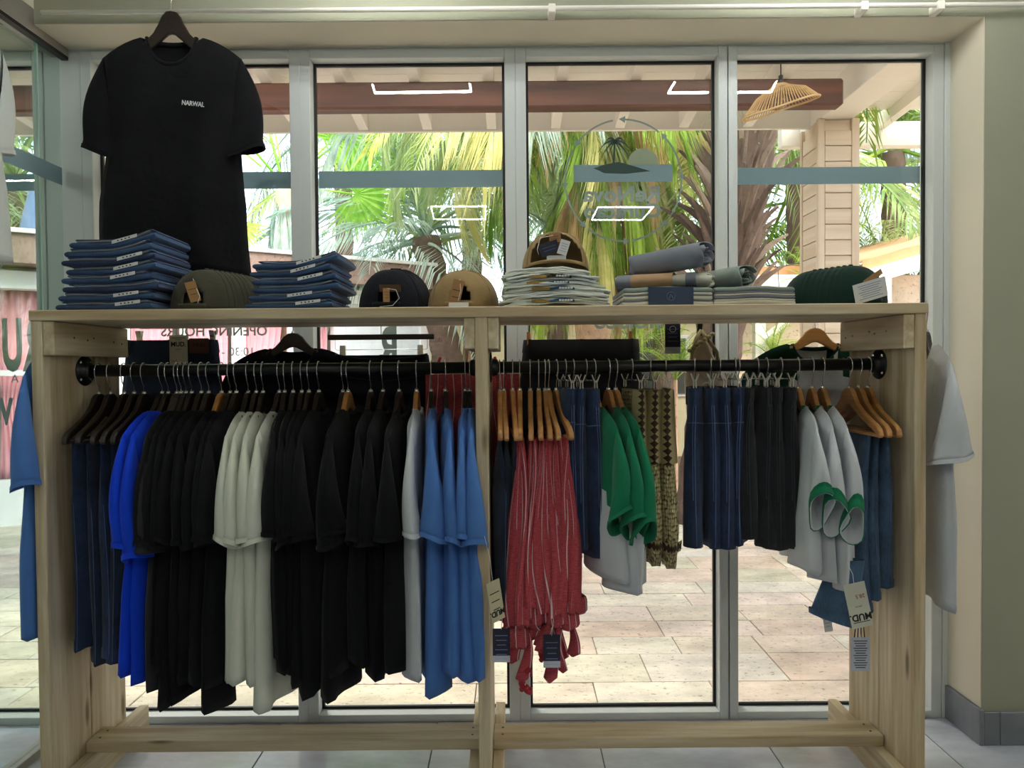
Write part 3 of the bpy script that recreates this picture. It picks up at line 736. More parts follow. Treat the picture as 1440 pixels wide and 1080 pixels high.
# rattan pendant lamp, tilted fan-shaped shade
pl = P(1098, 135, 3.9); lamp = empty('rattan_pendant_lamp', (pl.x, pl.y, pl.z - .06), 0, 'rattan pendant lamp with wavy wide shade hanging below the porch roof', 'lamp')
RAT = plain('rattan', rgb(206, 168, 112), .7, var=.1, sc=20)
n = 64; mb = MB(); topc = Vector((-.0, 0, .115))
def rim(a):
    r_ = .185 + .02 * math.cos(2 * a); return Vector((r_ * math.cos(a), r_ * .85 * math.sin(a), -.005 + .062 * math.cos(a - .35)))
def neckp(a): return topc + Vector((.035 * math.cos(a), .035 * math.sin(a), 0))
for i in range(n):
    a = 2 * math.pi * i / n; p0 = neckp(a); p3 = rim(a); mid = (p0 + p3) / 2 + Vector((math.cos(a), math.sin(a), 0)) * .012 + Vector((0, 0, .018))
    mb.tube([p0, mid, p3], .0022, 4)
tag(mb.build('shade_ribs', RAT, lamp), None, None, None, 'stuff')
MB().tube([rim(2 * math.pi * i / 48) for i in range(48)], .0055, 6, closed=True).build('shade_rim', RAT, lamp, True)
MB().tube([neckp(2 * math.pi * i / 20) for i in range(20)], .005, 6, closed=True).build('shade_collar', RAT, lamp, True)
MB().tube([(0, 0, .11), (0, 0, .17)], .012, 10).build('lamp_holder', BLACKM, lamp, True)
MB().tube([(0, 0, .17), (0, 0, rz_(3.9) + .13 - lamp.location.z)], .003, 6).build('cord', BLACKM, lamp, True)
MB().lathe([(0, .10), (.014, .095), (.016, .075), (.030, .045), (.033, .025), (.024, .002), (0, -.006)], 16).build('bulb', glass('bulb_glass', (.95, .93, .88)), lamp, True)

# pink-curtained building at the left
a0 = Vector((-4.75, 6.1)); a1 = Vector((-1.05, 8.55)); ang = math.atan2(a1.y - a0.y, a1.x - a0.x); Lb = (a1 - a0).length
a0 = a0 - (a1 - a0).normalized() * 3.0; Lb += 3.0
bld = empty('garden_pavilion', (a0.x, a0.y, -.022), ang, 'low white pavilion with pink curtains across the patio', 'building')
WH = plain('white_render', rgb(240, 238, 236), .7, var=.02)
zf1 = 2.62
MB().box((0, -.25, zf1 - .30), (Lb, .2, zf1 - .04), bev=.005).build('stone_fascia', stonemat('stone_cladding', [rgb(150, 126, 114)], 5, .9), bld)
MB().box((-.05, -.28, zf1 - .04), (Lb + .05, .25, zf1), bev=.005).build('roof_edge', WH, bld)
MB().box((0, -.05, zf1 - .50), (Lb, .1, zf1 - .34), bev=.003).build('lintel', WH, bld)
MB().box((0, -.02, 0), (Lb, .12, .42), bev=.003).build('low_wall', WH, bld)
MB().box((0, 1.6, 0), (Lb, 1.7, zf1 - .3)).build('back_wall', plain('pavilion_inside', rgb(190, 180, 168), .9, var=.1, sc=1), bld)
MB().box((0, .1, -.0), (Lb, 1.7, .03)).build('inside_floor', WH, bld)
MB().box((.02, .11, zf1 - .36), (Lb - .02, 1.7, zf1 - .30)).build('inside_ceiling', WH, bld)
xp = 0; nb = 7; step = Lb / nb
for i in range(nb + 1):
    MB().box((i * step - .06, -.03, .42), (i * step + .06, .1, zf1 - .5), bev=.004).build('post', WH, bld)
def curtain(xc_, w0, w1, par, y_=.16):
    rows = []; H = zf1 - .5 - .42
    for j in range(13):
        t = j / 12; pin = math.exp(-((t - .62) / .25) ** 2); ww = w0 * (1 - .62 * pin); cx = xc_ + (w1 * pin)
        rows.append([(cx + (i_ / 24 - .5) * ww, y_ + .022 * math.sin(i_ * 1.5), zf1 - .5 - H * t) for i_ in range(25)])
    o = mkobj('curtain', ringmesh('curtain', rows, closed=False), FB['pink'], par, True); s = o.modifiers.new('s', 'SOLIDIFY'); s.thickness = .004
for i in range(nb):
    if i == nb - 1: 
        MB().box((i * step + .06, .0, .42), ((i + 1) * step - .06, .05, zf1 - .5)).build('pale_door_panel', plain('pale_blue_paint', rgb(222, 228, 232), .6), bld); continue
    curtain(i * step + .28, .40, -.10, bld); curtain((i + 1) * step - .28, .40, .10, bld)
    MB().box((i * step + step / 2 - .03, 0, .42), (i * step + step / 2 + .03, .05, zf1 - .5), bev=.003).build('window_post', WH, bld)
    MB().box((i * step + .06, .02, 1.35), ((i + 1) * step - .06, .05, 1.40)).build('window_rail', WH, bld)
# furniture silhouettes inside the pavilion
# cream building behind the palms, seen under the shelf
cb = empty('cream_house', (1.2, 11.0, -.05), 0, 'low cream house with a dark window behind the palms', 'building')
CRW = plain('cream_render', rgb(232, 216, 176), .8, var=.04, sc=1)
MB().box((-3.2, 0, 0), (2.4, 3, 2.25)).build('house_wall', CRW, cb)
MB().box((-3.4, -.3, 2.25), (2.6, 3.2, 2.40), bev=.01).build('flat_roof', WH, cb)
wx = P(930, 490, 11).x - 1.2
wf = MB().box((wx - .42, -.04, .95), (wx + .42, .02, 1.9), bev=.01).build('window_frame', WH, cb); MB().box((wx - .36, -.06, 1.0), (wx + .36, -.035, 1.85)).build('window_pane', plain('dark_pane', (.05, .06, .06), .15), cb)
# garden wall on the right
Ygw = 7.4; gx0 = P(1010, 450, Ygw).x; gx1 = 6.0
gw = MB().box((-(gx1 - gx0) / 2, 0, 0), ((gx1 - gx0) / 2, .2, P(1080, 388, Ygw).z + .02), bev=.01).build('garden_wall', stonemat('weathered_render', [rgb(226, 208, 184)], 2.2, .9)); gw.location = ((gx0 + gx1) / 2, Ygw, -.02)
tag(gw, 'weathered beige garden wall behind the timber pillar', 'wall')
# awnings with white beams
def awning(x0, x1, y0, y1, za, zb_, label, rise=0):
    r = empty('awning', ((x0 + x1) / 2, (y0 + y1) / 2, min(za, zb_)), 0, label, 'awning'); o = Vector(r.location)
    rows = []
    for j in range(9):
        t = j / 8; rows.append([Vector((x0 + (x1 - x0) * i / 14, y0 + (y1 - y0) * t, za * (1 - t) + zb_ * t + rise * (x1 - x0) * i / 14 + .05 * math.sin(math.pi * i / 14) * .4 + .01 * math.sin(i * 1.1))) - o for i in range(15)])
    c = mkobj('awning_cloth', ringmesh('cloth', rows, closed=False), FB['awning'], r, True); s = c.modifiers.new('s', 'SOLIDIFY'); s.thickness = .006
    up_ = rise * (x1 - x0)
    def slab_(za_, zb2, ya_, yb_, nm, mt): MB().prism([(x0 - o.x, za_ - o.z), (x1 - o.x, za_ + up_ - o.z), (x1 - o.x, zb2 + up_ - o.z), (x0 - o.x, zb2 - o.z)], ya_ - o.y, yb_ - o.y).build(nm, mt, r)
    slab_(za - .22, za - .08, y0 - .06, y0, 'front_beam', WHITEW); slab_(za - .10, za + .01, y0 - .012, y0 - .004, 'valance', FB['awning'])
    for xv in (x0 + .05, (x0 + x1) / 2, x1 - .05):
        MB().tube([Vector((xv, y0, za - .15 + rise * (xv - x0))) - o, Vector((xv, y1, zb_ - .12 + rise * (xv - x0))) - o], .03, 6).build('cross_beam', WHITEW, r)
    MB().tube([Vector((x0 + .25, y0 + .02, za - .7)) - o, Vector((x0 + .95, y0 + .02, za - .16)) - o], .035, 4).build('brace', WHITEW, r)
    for xv in (x0 + .2, x1 - .1): MB().box(Vector((xv - .05, y0 - .05, 0)) - o, Vector((xv + .05, y0 + .05, za - .15)) - o).build('awning_post', WHITEW, r)
    return r
qa = P(1212, 372, 6.6)
awn = awning(qa.x, qa.x + 2.6, 6.6, 9.2, qa.z + .02, qa.z + .22, 'tan cloth awning on white beams right of the timber pillar', .28)
qb = P(1036, 386, 7.0)
awn2 = awning(qb.x, qb.x + 1.3, 6.95, 7.35, qb.z + .06, qb.z + .09, 'narrow tan awning above the garden wall left of the timber pillar')
# string light hanging from the narrow awning
sl_ = empty('string_light', P(1094, 376, 6.8), 0, 'black string light cable with clear bulb below the narrow awning', 'lamp')
MB().tube([(-.1, 0, .02), (0, 0, 0), (.15, 0, .03), (.4, 0, .08)], .006, 5).build('cable', BLACKM, sl_, True); MB().tube([(0, 0, 0), (.01, 0, -.2), (-.02, 0, -.42)], .004, 5).build('hanging_wire', BLACKM, sl_, True)
MB().lathe([(0, .05), (.025, .04), (.03, 0), (.02, -.03), (0, -.04)], 12).build('bulb', glass('clear_bulb', (.9, .9, .9)), sl_, True)

# ------------------------------------------------------------ palms
GR = {'lime': leafmat('palm_leaf_lime', rgb(96, 140, 44), rgb(196, 220, 110), .5), 'fan': leafmat('fan_palm_green', rgb(110, 170, 56), rgb(190, 226, 110), .5),
      'green': leafmat('palm_leaf_green', rgb(120, 150, 92), rgb(200, 214, 156), .45), 'grey': leafmat('palm_leaf_blue_green', rgb(132, 158, 140), rgb(206, 220, 206), .45),
      'yellow': leafmat('palm_leaf_yellow', rgb(186, 190, 92), rgb(240, 234, 168), .5), 'dry': leafmat('palm_leaf_dry', rgb(180, 140, 88), rgb(232, 204, 156), .4),
      'dark': leafmat('palm_leaf_dark', rgb(60, 92, 48), rgb(120, 150, 76), .35)}
BARK = stonemat('palm_bark', [rgb(104, 84, 72)], 7, .95); BARKP = stonemat('pale_bark', [rgb(196, 160, 132)], 5, .95)
BOOT = {'a': stonemat('leaf_base_brown', [rgb(84, 66, 58), rgb(122, 102, 90), rgb(158, 138, 122)], 8, .95)}
def frond_mesh(L_, e0, e1, ll, nl=44, wl=.022, fw=.7, droop=.5, seed=0, side=1.0, name='frond'):
    r = random.Random(seed); mb = MB(); pts = []; p = Vector((0, 0, 0)); ns = 24
    for i in range(ns + 1):
        t = i / ns; e = e0 + (e1 - e0) * t ** 1.1; pts.append((p.copy(), e)); p = p + Vector((math.cos(e), 0, math.sin(e))) * (L_ / ns)
    mb.tube([q for q, _ in pts], [.018 * (1 - .85 * i / ns) * (L_ / 2) + .002 for i in range(ns + 1)], 4)
    for k_ in range(nl):
        t = .14 + .86 * k_ / nl; i = min(ns - 1, int(t * ns)); f = t * ns - i; q = pts[i][0].lerp(pts[i + 1][0], f); e = pts[i][1]
        T = Vector((math.cos(e), 0, math.sin(e))); U = Vector((-math.sin(e), 0, math.cos(e)))
        l = ll * (.35 + .65 * math.sin(math.pi * min(1, (t + .12)) ** .8)) * r.uniform(.85, 1.15)
        for s in (-1, 1):
            d = (T * fw * r.uniform(.8, 1.2) + Vector((0, s, 0)) * side * r.uniform(.8, 1.1) + U * r.uniform(.0, .35)).normalized()
            mid = q + d * l * .5 + Vector((0, 0, -droop * l * .12)); tip = q + d * l * .95 + Vector((0, 0, -droop * l * .6))
            wv = d.cross(Vector((0, 0, 1))); wv = (wv.normalized() if wv.length > .1 else Vector((0, 1, 0))) * wl / 2
            mb.add([q, mid + wv, tip, mid - wv], [(0, 1, 2, 3)])
    return mb.mesh(name)
def fan_mesh(L_, n=34, spread=2.3, pet=.6, seed=0, split=.45):
    mb = MB(); mb.tube([(0, 0, 0), (pet * .5, 0, .04), (pet, 0, 0)], .012, 4); c = Vector((pet, 0, 0)); r = random.Random(seed)
    prev = None
    for i in range(n):
        a = -spread + 2 * spread * i / (n - 1); l = L_ * (1 - .25 * (abs(a) / spread) ** 2); d = Vector((math.cos(a), math.sin(a), 0)); wv = Vector((-math.sin(a), math.cos(a), 0))
        h = .02 * (1 if i % 2 else -1); s0 = l * split; ww = s0 * spread / (n - 1) * 1.05
        mb.add([c, c + d * s0 + wv * ww + Vector((0, 0, h)), c + d * l * r.uniform(.9, 1) + Vector((0, 0, -.12 * l)), c + d * s0 - wv * ww - Vector((0, 0, h))], [(0, 1, 2, 3)])
    return mb.mesh('fan_leaf')
FM = [frond_mesh(2.2, R(55), R(-40), .50, seed=1), frond_mesh(2.4, R(25), R(-60), .52, seed=2), frond_mesh(2.0, R(-10), R(-85), .5, seed=3, droop=1.2), frond_mesh(2.2, R(75), R(10), .48, seed=4)]
DM = [frond_mesh(2.0, R(10), R(-88), .75, nl=60, wl=.018, droop=1.5, seed=5, fw=1.6, side=.6), frond_mesh(1.6, R(-40), R(-90), .8, nl=60, wl=.016, droop=1.4, seed=6, fw=2.2, side=.5), frond_mesh(2.4, R(30), R(-80), .8, nl=64, wl=.02, droop=1.5, seed=7, fw=1.6, side=.6)]
VM = {}
def withmat(me, mat):
    key = (me.name, mat.name)
    if key not in VM: c = me.copy(); c.materials.clear(); c.materials.append(mat); VM[key] = c
    return VM[key]
def put(name, me, mat, par, loc, az, sc=1, tilt=0, roll=0):
    o = bpy.data.objects.new(name, withmat(me, mat)); C.objects.link(o); o.parent = par; o.location = loc; o.rotation_euler = (roll, tilt, az); o.scale = (sc,) * 3; return o
def trunk(par, p0, p1, r0, r1, mat, seed=0, rings_=26):
    r = random.Random(seed); pts = []; rr = []
    for i in range(rings_ + 1):
        t = i / rings_; q = Vector(p0).lerp(Vector(p1), t); q += Vector((.03 * math.sin(3 * t), 0, 0)); pts.append(q); rr.append((r0 + (r1 - r0) * t) * (1 + (.08 if i % 2 else -.04)))
    return MB().tube(pts, rr, 12).build('trunk', mat, par, True)
def palm(name, base, crown, r0, r1, label, cat='palm tree', fr=20, mats=('green',), meshes=FM, sc=1.0, bark=BARK, seed=0, group=None, tiltr=(-.2, .3), azr=(0, 360)):
    root = empty(name, base, 0, label, cat, group); b = Vector(base); c = Vector(crown) - b; r = random.Random(seed)
    trunk(root, (0, 0, 0), c, r0, r1, bark, seed)
    for i in range(fr):
        az = R(azr[0] + (azr[1] - azr[0]) * (i + r.uniform(-.3, .3)) / fr); me = meshes[r.randrange(len(meshes))]
        put('frond', me, GR[mats[r.randrange(len(mats))]], root, c + Vector((0, 0, r.uniform(-.1, .1))), az, sc * r.uniform(.8, 1.15), r.uniform(*tiltr), r.uniform(-.5, .5))
    return root, c
# A: thick date palm with old leaf bases, right of centre
YA = 6.2; pt = P(1052, 175, YA); pb = P(990, 560, YA)
A, cA = palm('date_palm', (pb.x - .12, YA, -.05), (pt.x + .12, YA, pt.z + .9), .16, .25, 'thick date palm with shaggy brown leaf bases behind the third window', fr=16, mats=('green', 'lime', 'green'), seed=4, sc=1.25)
def boot_mesh(L_, seed):
    mb = MB(); rows = []; pts = []; rr = []
    for i in range(9):
        t = i / 8; pts.append((L_ * .42 * t + .10 * t * t, 0, L_ * (.95 * t - .15 * t * t))); rr.append(.060 * (1 - t) + .010)
    mb.tube(pts, rr, 6, sq=.5); return mb.mesh('leaf_base')
bm1 = boot_mesh(.55, 1); bm2 = boot_mesh(.75, 2); rb_ = random.Random(9)
for i in range(210):
    t = .40 + .60 * i / 210; q = Vector((0, 0, 0)).lerp(cA, t); az = i * 2.4
    if math.sin(az) > .5: continue
    rad_ = .17
    put('leaf_base', bm1 if i % 3 else bm2, BOOT['a'], A, q + Vector((math.cos(az), math.sin(az), 0)) * rad_ * .7, az, rb_.uniform(.75, 1.15), rb_.uniform(-.15, .25))
# B: palm with drooping yellow fronds behind the logo window
YB_ = 7.2; pt = P(848, 150, YB_); pb = P(818, 560, YB_)
B_, cB = palm('drooping_palm', (pb.x, YB_, -.05), (pt.x, YB_, pt.z + .3), .16, .20, 'tall palm with drooping yellow and brown fronds behind the round logo', fr=34, mats=('yellow', 'lime', 'dry', 'green', 'lime'), meshes=DM + [FM[2]], seed=8, sc=1.05, bark=BARKP)
for i in range(26):
    az = R(i * 360 / 26 + 7); put('dry_frond', DM[1], GR[('dry', 'lime', 'yellow', 'lime')[i % 4]], B_, cB + Vector((0, 0, -.5 - .05 * (i % 5))), az, rb_.uniform(.75, 1.2), .1)
# C: feathery grey-green palm left of centre
YC = 8.6; pt = P(592, 335, YC)
C_, cC = palm('feather_palm', (pt.x + .5, YC, -.05), (pt.x + .05, YC, pt.z), .20, .17, 'feathery grey green palm with radiating fronds behind the second window', fr=42, mats=('grey', 'grey', 'green'), seed=12, sc=1.1, tiltr=(-.9, .1))
# yellow-green hanging fronds coming in from the top between windows two and three
YD = 6.8; pt = P(712, 120, YD)
D_, cD = palm('yellow_palm', (P(735, 600, YD).x, YD + .4, -.05), (pt.x, YD + .2, pt.z), .12, .11, 'yellow green palm whose fronds hang behind the second mullion', fr=22, mats=('yellow', 'green', 'lime', 'grey'), meshes=[DM[0], DM[2], FM[2], DM[0]], seed=21, sc=.92, bark=BARKP)
# fan palms at the left
FN = [fan_mesh(.75, seed=1), fan_mesh(.6, seed=2, split=.55)]
YF_ = 8.0; pt = P(402, 262, YF_)
E_ = empty('fan_palm', (P(415, 560, YF_).x, YF_, -.05), 0, 'bright green fan palm with pale trunk behind the first window', 'palm tree'); cE = pt - E_.location
trunk(E_, (0, 0, 0), cE, .15, .12, BARKP, 3)
rf_ = random.Random(5)
for i, (px, py, s) in enumerate([(378, 205, 1.25), (345, 200, 1.1), (452, 215, 1.2), (425, 180, 1.0), (488, 268, .9), (350, 300, .8), (380, 160, 1.1), (330, 240, 1.0), (470, 190, .8), (300, 180, 1)]):
    q = P(px, py, YF_ - .3 + .1 * (i % 3)) - E_.location; d = q - cE; az = math.atan2(d.z, d.x)
    o = put('fan_leaf', FN[i % 2], GR['fan'], E_, cE * .35 + q * .65 - d * .3, 0, s, 0); o.rotation_euler = (R(90) + rf_.uniform(-.4, .4), -az * 1.0, 0)
for i in range(8): put('dead_frond', DM[1], GR['grey'], E_, cE, R(i * 45), .55, .3)
# background palms, each with its own place
bgp = [(120, 250, 11, 'green', 1.3, 'background palm far left, beyond the glass partition'), (-60, 280, 10, 'grey', 1.2, 'pale background palm at the outer left beyond the pavilion'), (20, 250, 10.5, 'green', 1.2, 'green background palm left of the first window, above the pavilion roof'),
       (480, 180, 12, 'grey', 1.5, 'hazy grey green background palm behind the fan palm'), (660, 230, 11, 'green', 1.6, 'green background palm high behind the second window'),
       (930, 240, 10, 'green', 1.5, 'green background palm between the drooping palm and the date palm'), (780, 300, 11, 'grey', 1.4, 'hazy background palm at the left edge of the third window'),
       (1120, 250, 9.5, 'lime', 1.3, 'lime green background palm just left of the timber pillar'), (1255, 215, 9.5, 'lime', 1.4, 'yellow green background palm above the tan awning'),
       (1345, 240, 10.5, 'green', 1.6, 'green background palm far right of the timber pillar'), (1190, 200, 11, 'grey', 1.5, 'pale background palm directly behind the timber pillar'), (1000, 330, 12, 'dark', 1.5, 'dark green background palm behind the date palm trunk')]
for i, (px, py, Yp, mt, s, lb) in enumerate(bgp):
    q = P(px, py, Yp)
    palm('background_palm', (q.x, Yp, -.05), q, .16, .14, lb, fr=22, mats=(mt, mt, 'green'), seed=40 + i, sc=s, tiltr=(-.7, .3))
# low shrubs seen under the shelf and between clothes
for i, (px, py, Yp, mt, s, lb) in enumerate([(1090, 500, 6.9, 'lime', .28, 'small lime green shrub in front of the garden wall'), (1140, 400, 6.9, 'lime', .22, 'trailing green plant on the garden wall'), (950, 520, 7.0, 'lime', .35, 'spiky green plant below the round logo window'), (760, 470, 8.0, 'lime', .42, 'leafy plant at the left of the drooping palm trunk'), (870, 520, 8.2, 'lime', .42, 'spiky plant right of the drooping palm trunk'), (1270, 420, 8.5, 'green', .6, 'green shrub below the tan awning'), (1240, 400, 9.0, 'green', .6, 'green shrub behind the cap stack at the pillar foot')]):
    q = P(px, py, Yp); root = empty('shrub', (q.x, Yp, 0 if q.z < 1.5 else q.z - .2), 0, lb, 'plant'); 
    for j in range(18): put('leaf_frond', FM[(j % 2) * 3], GR[mt], root, (0, 0, max(0, q.z - root.location.z - .1)), R(j * 20 + 5), s * rb_.uniform(.7, 1.2), rb_.uniform(-.5, .2))
    if q.z - root.location.z > .3: MB().tube([(0, 0, 0), (0, 0, q.z - .1)], .02, 6).build('stem', BARKP, root)
# blue garden parasol above the pavilion (seen through the far left pane)
qp = P(62, 235, 9.0); par_ = empty('garden_parasol', (qp.x, 9.0, 0), 0, 'closed dark blue parasol rising behind the pavilion roof', 'parasol')
MB().lathe([(.02, qp.z + .1), (.12, qp.z - .1), (.26, qp.z - .7), (.28, qp.z - .85)], 12).build('canopy', fabric('parasol_blue', rgb(96, 112, 140)), par_, True)
MB().tube([(0, 0, 0), (0, 0, qp.z + .15)], .025, 8).build('pole', WHITEW, par_)
# ============================================================ hanging garments on the two rails
ORD = ['first', 'second', 'third', 'fourth', 'fifth', 'sixth', 'seventh', 'eighth', 'ninth', 'tenth', 'eleventh', 'twelfth']
HD = make_hanger_proto('clothes_hanger', DHANG, False); HL = make_hanger_proto('clothes_hanger', LHANG, False)
HDB = make_hanger_proto('trouser_hanger', DHANG, True); HLB = make_hanger_proto('trouser_hanger', LHANG, True)
HC = make_clip_proto()
used = set()
def hook_x(px): return P(px, 516, YR).x
def use(proto, loc, rz, label, cat, group=None):
    if proto.name in used: o = copy_tree(proto)
    else: used.add(proto.name); o = proto
    o.location = loc; o.rotation_euler = (0, 0, rz); tag(o, label, cat, group)
    return o
def yaw_for(px, fx):
    """garments point at the room; a hanger may be turned a little so that its near end sits at pixel fx"""
    xh = hook_x(px); nat = 720 + (px - 720) * YR / 2.12
    dx = (fx - nat) / F * 2.12
    return R(-90) + math.asin(max(-.8, min(.8, dx / .24)))
def rail_tee(px, col, by, label, hlabel, fx=None, seed=1, wood='d', drop=0, **kw):
    x = hook_x(px); fx = fx if fx is not None else 720 + (px - 720) * YR / 2.12
    rz = yaw_for(px, fx) + rnd.uniform(-.02, .02)
    use(HD if wood == 'd' else HL, (x, YR, ZR), rz, hlabel, 'hanger', kw.pop('hgroup', None))
    zc = ZR - .128 - drop
    zbot = P(fx, by, 2.11).z
    return make_tee('t_shirt', (x, YR, zc), rz, col, seed, L=zc - zbot, label=label, **kw)
REDP = fabric('plain_red_cotton', rgb(168, 52, 62), .15)
# --- left bay
# five jeans folded over dark trouser hangers
def seam_strip(ring, u_idx, t0, t1, par, mat=None, name='leg_seam', r=.0022, off=(0, 0, 0)):
    pts = []
    for j in range(15):
        t = t0 + (t1 - t0) * j / 14; p = Vector(ring(t)[u_idx]) + Vector(off); pts.append(p)
    MB().tube(pts, r * .75, 5).build(name, mat or STITCH, par, True)
def folded_jeans(x, rz, seed, L, den, label, group, zt_, w=.165, b1=.024, name='folded_jeans', bx=0):
    root = empty(name, (x, YR, zt_), rz, label, 'jeans', group)
    me, ring = drape_mesh(seed, w=w, L=L, b0=.008, b1=b1, amp=.008, k=5, ripb=.5)
    b = mkobj('jeans_legs', me, den, root, True)
    seam_strip(ring, 16, .30, .99, b, off=(.0008, .003, 0), r=.0016)
    # leg hem as a doubled edge
    rows = [ring(t) for t in (.955, .97, .985, 1.002)]
    rows = [[(p[0] * 1.012, p[1] * 1.0 + (.0016 if p[1] > 0 else -.0016), p[2]) for p in r_] for r_ in rows]
    mkobj('leg_hem', ringmesh('hem', rows), den, root, True)
    return root, ring
left_jeans = [(138, 925, 96), (154.5, 945, 118), (174, 935, 138), (188, 940, 150), (202, 925, 162)]
for i, (px, by, fx) in enumerate(left_jeans):
    x = hook_x(px); nat = 720 + (px - 720) * YR / 2.12; rz = yaw_for(px, fx * .35 + nat * .65)
    use(HDB, (x, YR, ZR), rz, 'dark wooden trouser hanger with bar, %s from the left side board' % ORD[i], 'hanger')
    zt_ = ZR - .210; L_ = zt_ - P(nat, by, 2.16).z
    folded_jeans(x, rz, 40 + i, L_, DEN['indigo' if i % 2 == 0 else 'dark'], 'dark blue jeans folded over dark hanger, %s from the left side board' % ORD[i], None, zt_, b1=.030)
rail_tee(227.5, FB['royal'], 948, 'bright royal blue t-shirt, the left one of the two', 'dark wooden hanger carrying the left royal blue t-shirt', seed=1, sl=.33, bs=.045, fx=172)
rail_tee(236, FB['royal'], 972, 'bright royal blue t-shirt, right one, beside the charcoal shirt', 'dark wooden hanger carrying the right royal blue t-shirt', seed=2, sl=.36, fx=186, bs=.04)
rail_tee(248, FB['charcoal'], 974, 'faded charcoal grey t-shirt right of the royal blue ones', 'dark wooden hanger carrying the faded charcoal grey t-shirt', seed=3, sl=.34, fx=204, bs=.04)
bl = [(254, 940), (261, 950), (269, 995), (282.5, 985), (293, 955), (311, 965), (323, 1005), (332, 975)]
for i, (px, by) in enumerate(bl):
    rail_tee(px, FB['black'], by, 'black cotton t-shirt, %s to the right of the charcoal grey one' % ORD[i], ('honey brown' if i == 5 else 'dark') + ' wooden hanger holding the %s black t-shirt right of the charcoal one' % ORD[i], seed=10 + i, wood='l' if i == 5 else 'd', sl=.31 + .01 * (i % 3), bs=.036, fx=720 + (px - 720) * YR / 2.12 + 4, bb=.036)
wh = [(348.6, 962, 318), (360, 965, 328), (369.5, 960, 341), (392.4, 1002, 362)]
for i, (px, by, fx) in enumerate(wh):
    rail_tee(px, FB['cream'], by, 'off-white t-shirt, %s from the left of the four in the left bay' % ORD[i], 'dark wooden hanger holding the %s off-white t-shirt of the left bay' % ORD[i], seed=20 + i, fx=fx, sl=.31, bs=.042, bb=.034 if i < 3 else .040, drop=.005)
br = [(400, 930), (412, 945), (424, 957), (434, 972), (448, 985), (482, 988), (489, 962), (521, 945), (538, 957), (561, 951)]
for i, (px, by) in enumerate(br):
    rail_tee(px, FB['black'], by, 'black cotton t-shirt, %s to the right of the four off-white ones' % ORD[i], ('honey brown' if i == 6 else 'dark') + ' wooden hanger holding the %s black t-shirt right of the off-white ones' % ORD[i], seed=30 + i, wood='l' if i == 6 else 'd', sl=.30 + .012 * (i % 3), bs=.040, bb=.040 if i > 3 else .032, drop=.01 * (i in (5, 9)), fx=720 + (px - 720) * YR / 2.12 + max(0, 18 - 4 * i))
rail_tee(585.7, FB['lgrey'], 957, 'single white t-shirt between the black and the cornflower blue ones', 'honey brown wooden hanger holding the single white t-shirt', seed=50, wood='l', sl=.30, bs=.030, fx=578, bb=.034)
bu = [(606, 978, 606, .055), (626, 953, 630, .036), (654.5, 960, 650, .034), (660.3, 962, 661, .05)]
for i, (px, by, fx, bs) in enumerate(bu):
    rail_tee(px, FB['blue'], by, 'cornflower blue t-shirt, %s from the left beside the centre board' % ORD[i], 'dark wooden hanger holding the %s cornflower blue t-shirt' % ORD[i], seed=60 + i, fx=fx, sl=.31 + .015 * (i % 2), bs=bs, bb=.038)
# --- right bay
def swing(px, w_=.16): return hook_x(px)
for i, (px, by, fx) in enumerate([(702.5, 868, 703), (708, 885, 712), (720.5, 875, 726)]):
    x = hook_x(px); rz = yaw_for(px, fx)
    use(HLB, (x, YR, ZR), rz, 'honey brown trouser hanger with dark jeans, %s right of the centre board' % ORD[i], 'hanger')
    zt_ = ZR - .210
    r_, ring = folded_jeans(x, rz, 70 + i, zt_ - P(fx, by, 2.16).z, DEN['dark'], 'dark indigo jeans folded over honey hanger, %s right of the centre board' % ORD[i], None, zt_, b1=.026)
# red striped trousers with tie belts
def tie(x, y, z, L_, seed, parent, w=.018, knot=False):
    r = random.Random(seed); rows = []; n = 12; ph = r.uniform(0, 6)
    for j in range(n + 1):
        t = j / n; cx = x + .012 * math.sin(3 * t + ph); cy = y + .012 * math.cos(4 * t + ph) - .0; zz = z - L_ * t
        ww = w * (.5 + .8 * t) * (1 if t < .93 else .15); a = .6 * math.sin(2.5 * t + ph)
        dx, dy = ww * math.cos(a + 1.2), ww * math.sin(a + 1.2); nx, ny = -math.sin(a + 1.2) * .0012, math.cos(a + 1.2) * .0012
        rows.append([(cx - dx + nx, cy - dy + ny, zz), (cx + dx + nx, cy + dy + ny, zz), (cx + dx - nx, cy + dy - ny, zz), (cx - dx - nx, cy - dy - ny, zz)])
    mkobj('tie_belt', ringmesh('tie', rows), RED, parent, True)
    if knot:
        mb = MB()
        for q in range(5):
            a = q * 1.26; mb.tube([(x + .014 * math.cos(a + s), y + .014 * math.sin(a + s), z - L_ + .03 - .014 * q + .01 * math.sin(2 * s)) for s in (0, .8, 1.6, 2.4, 3.2)], .009, 6)
        mb.build('tie_knot', REDP, parent, True)
rd = [(730.7, 905, 737, .20), (745.4, 880, 752, .22), (757.4, 890, 766, .22), (766.3, 885, 780, .22), (771.3, 892, 793, .22), (782.4, 884, 812, .22)]
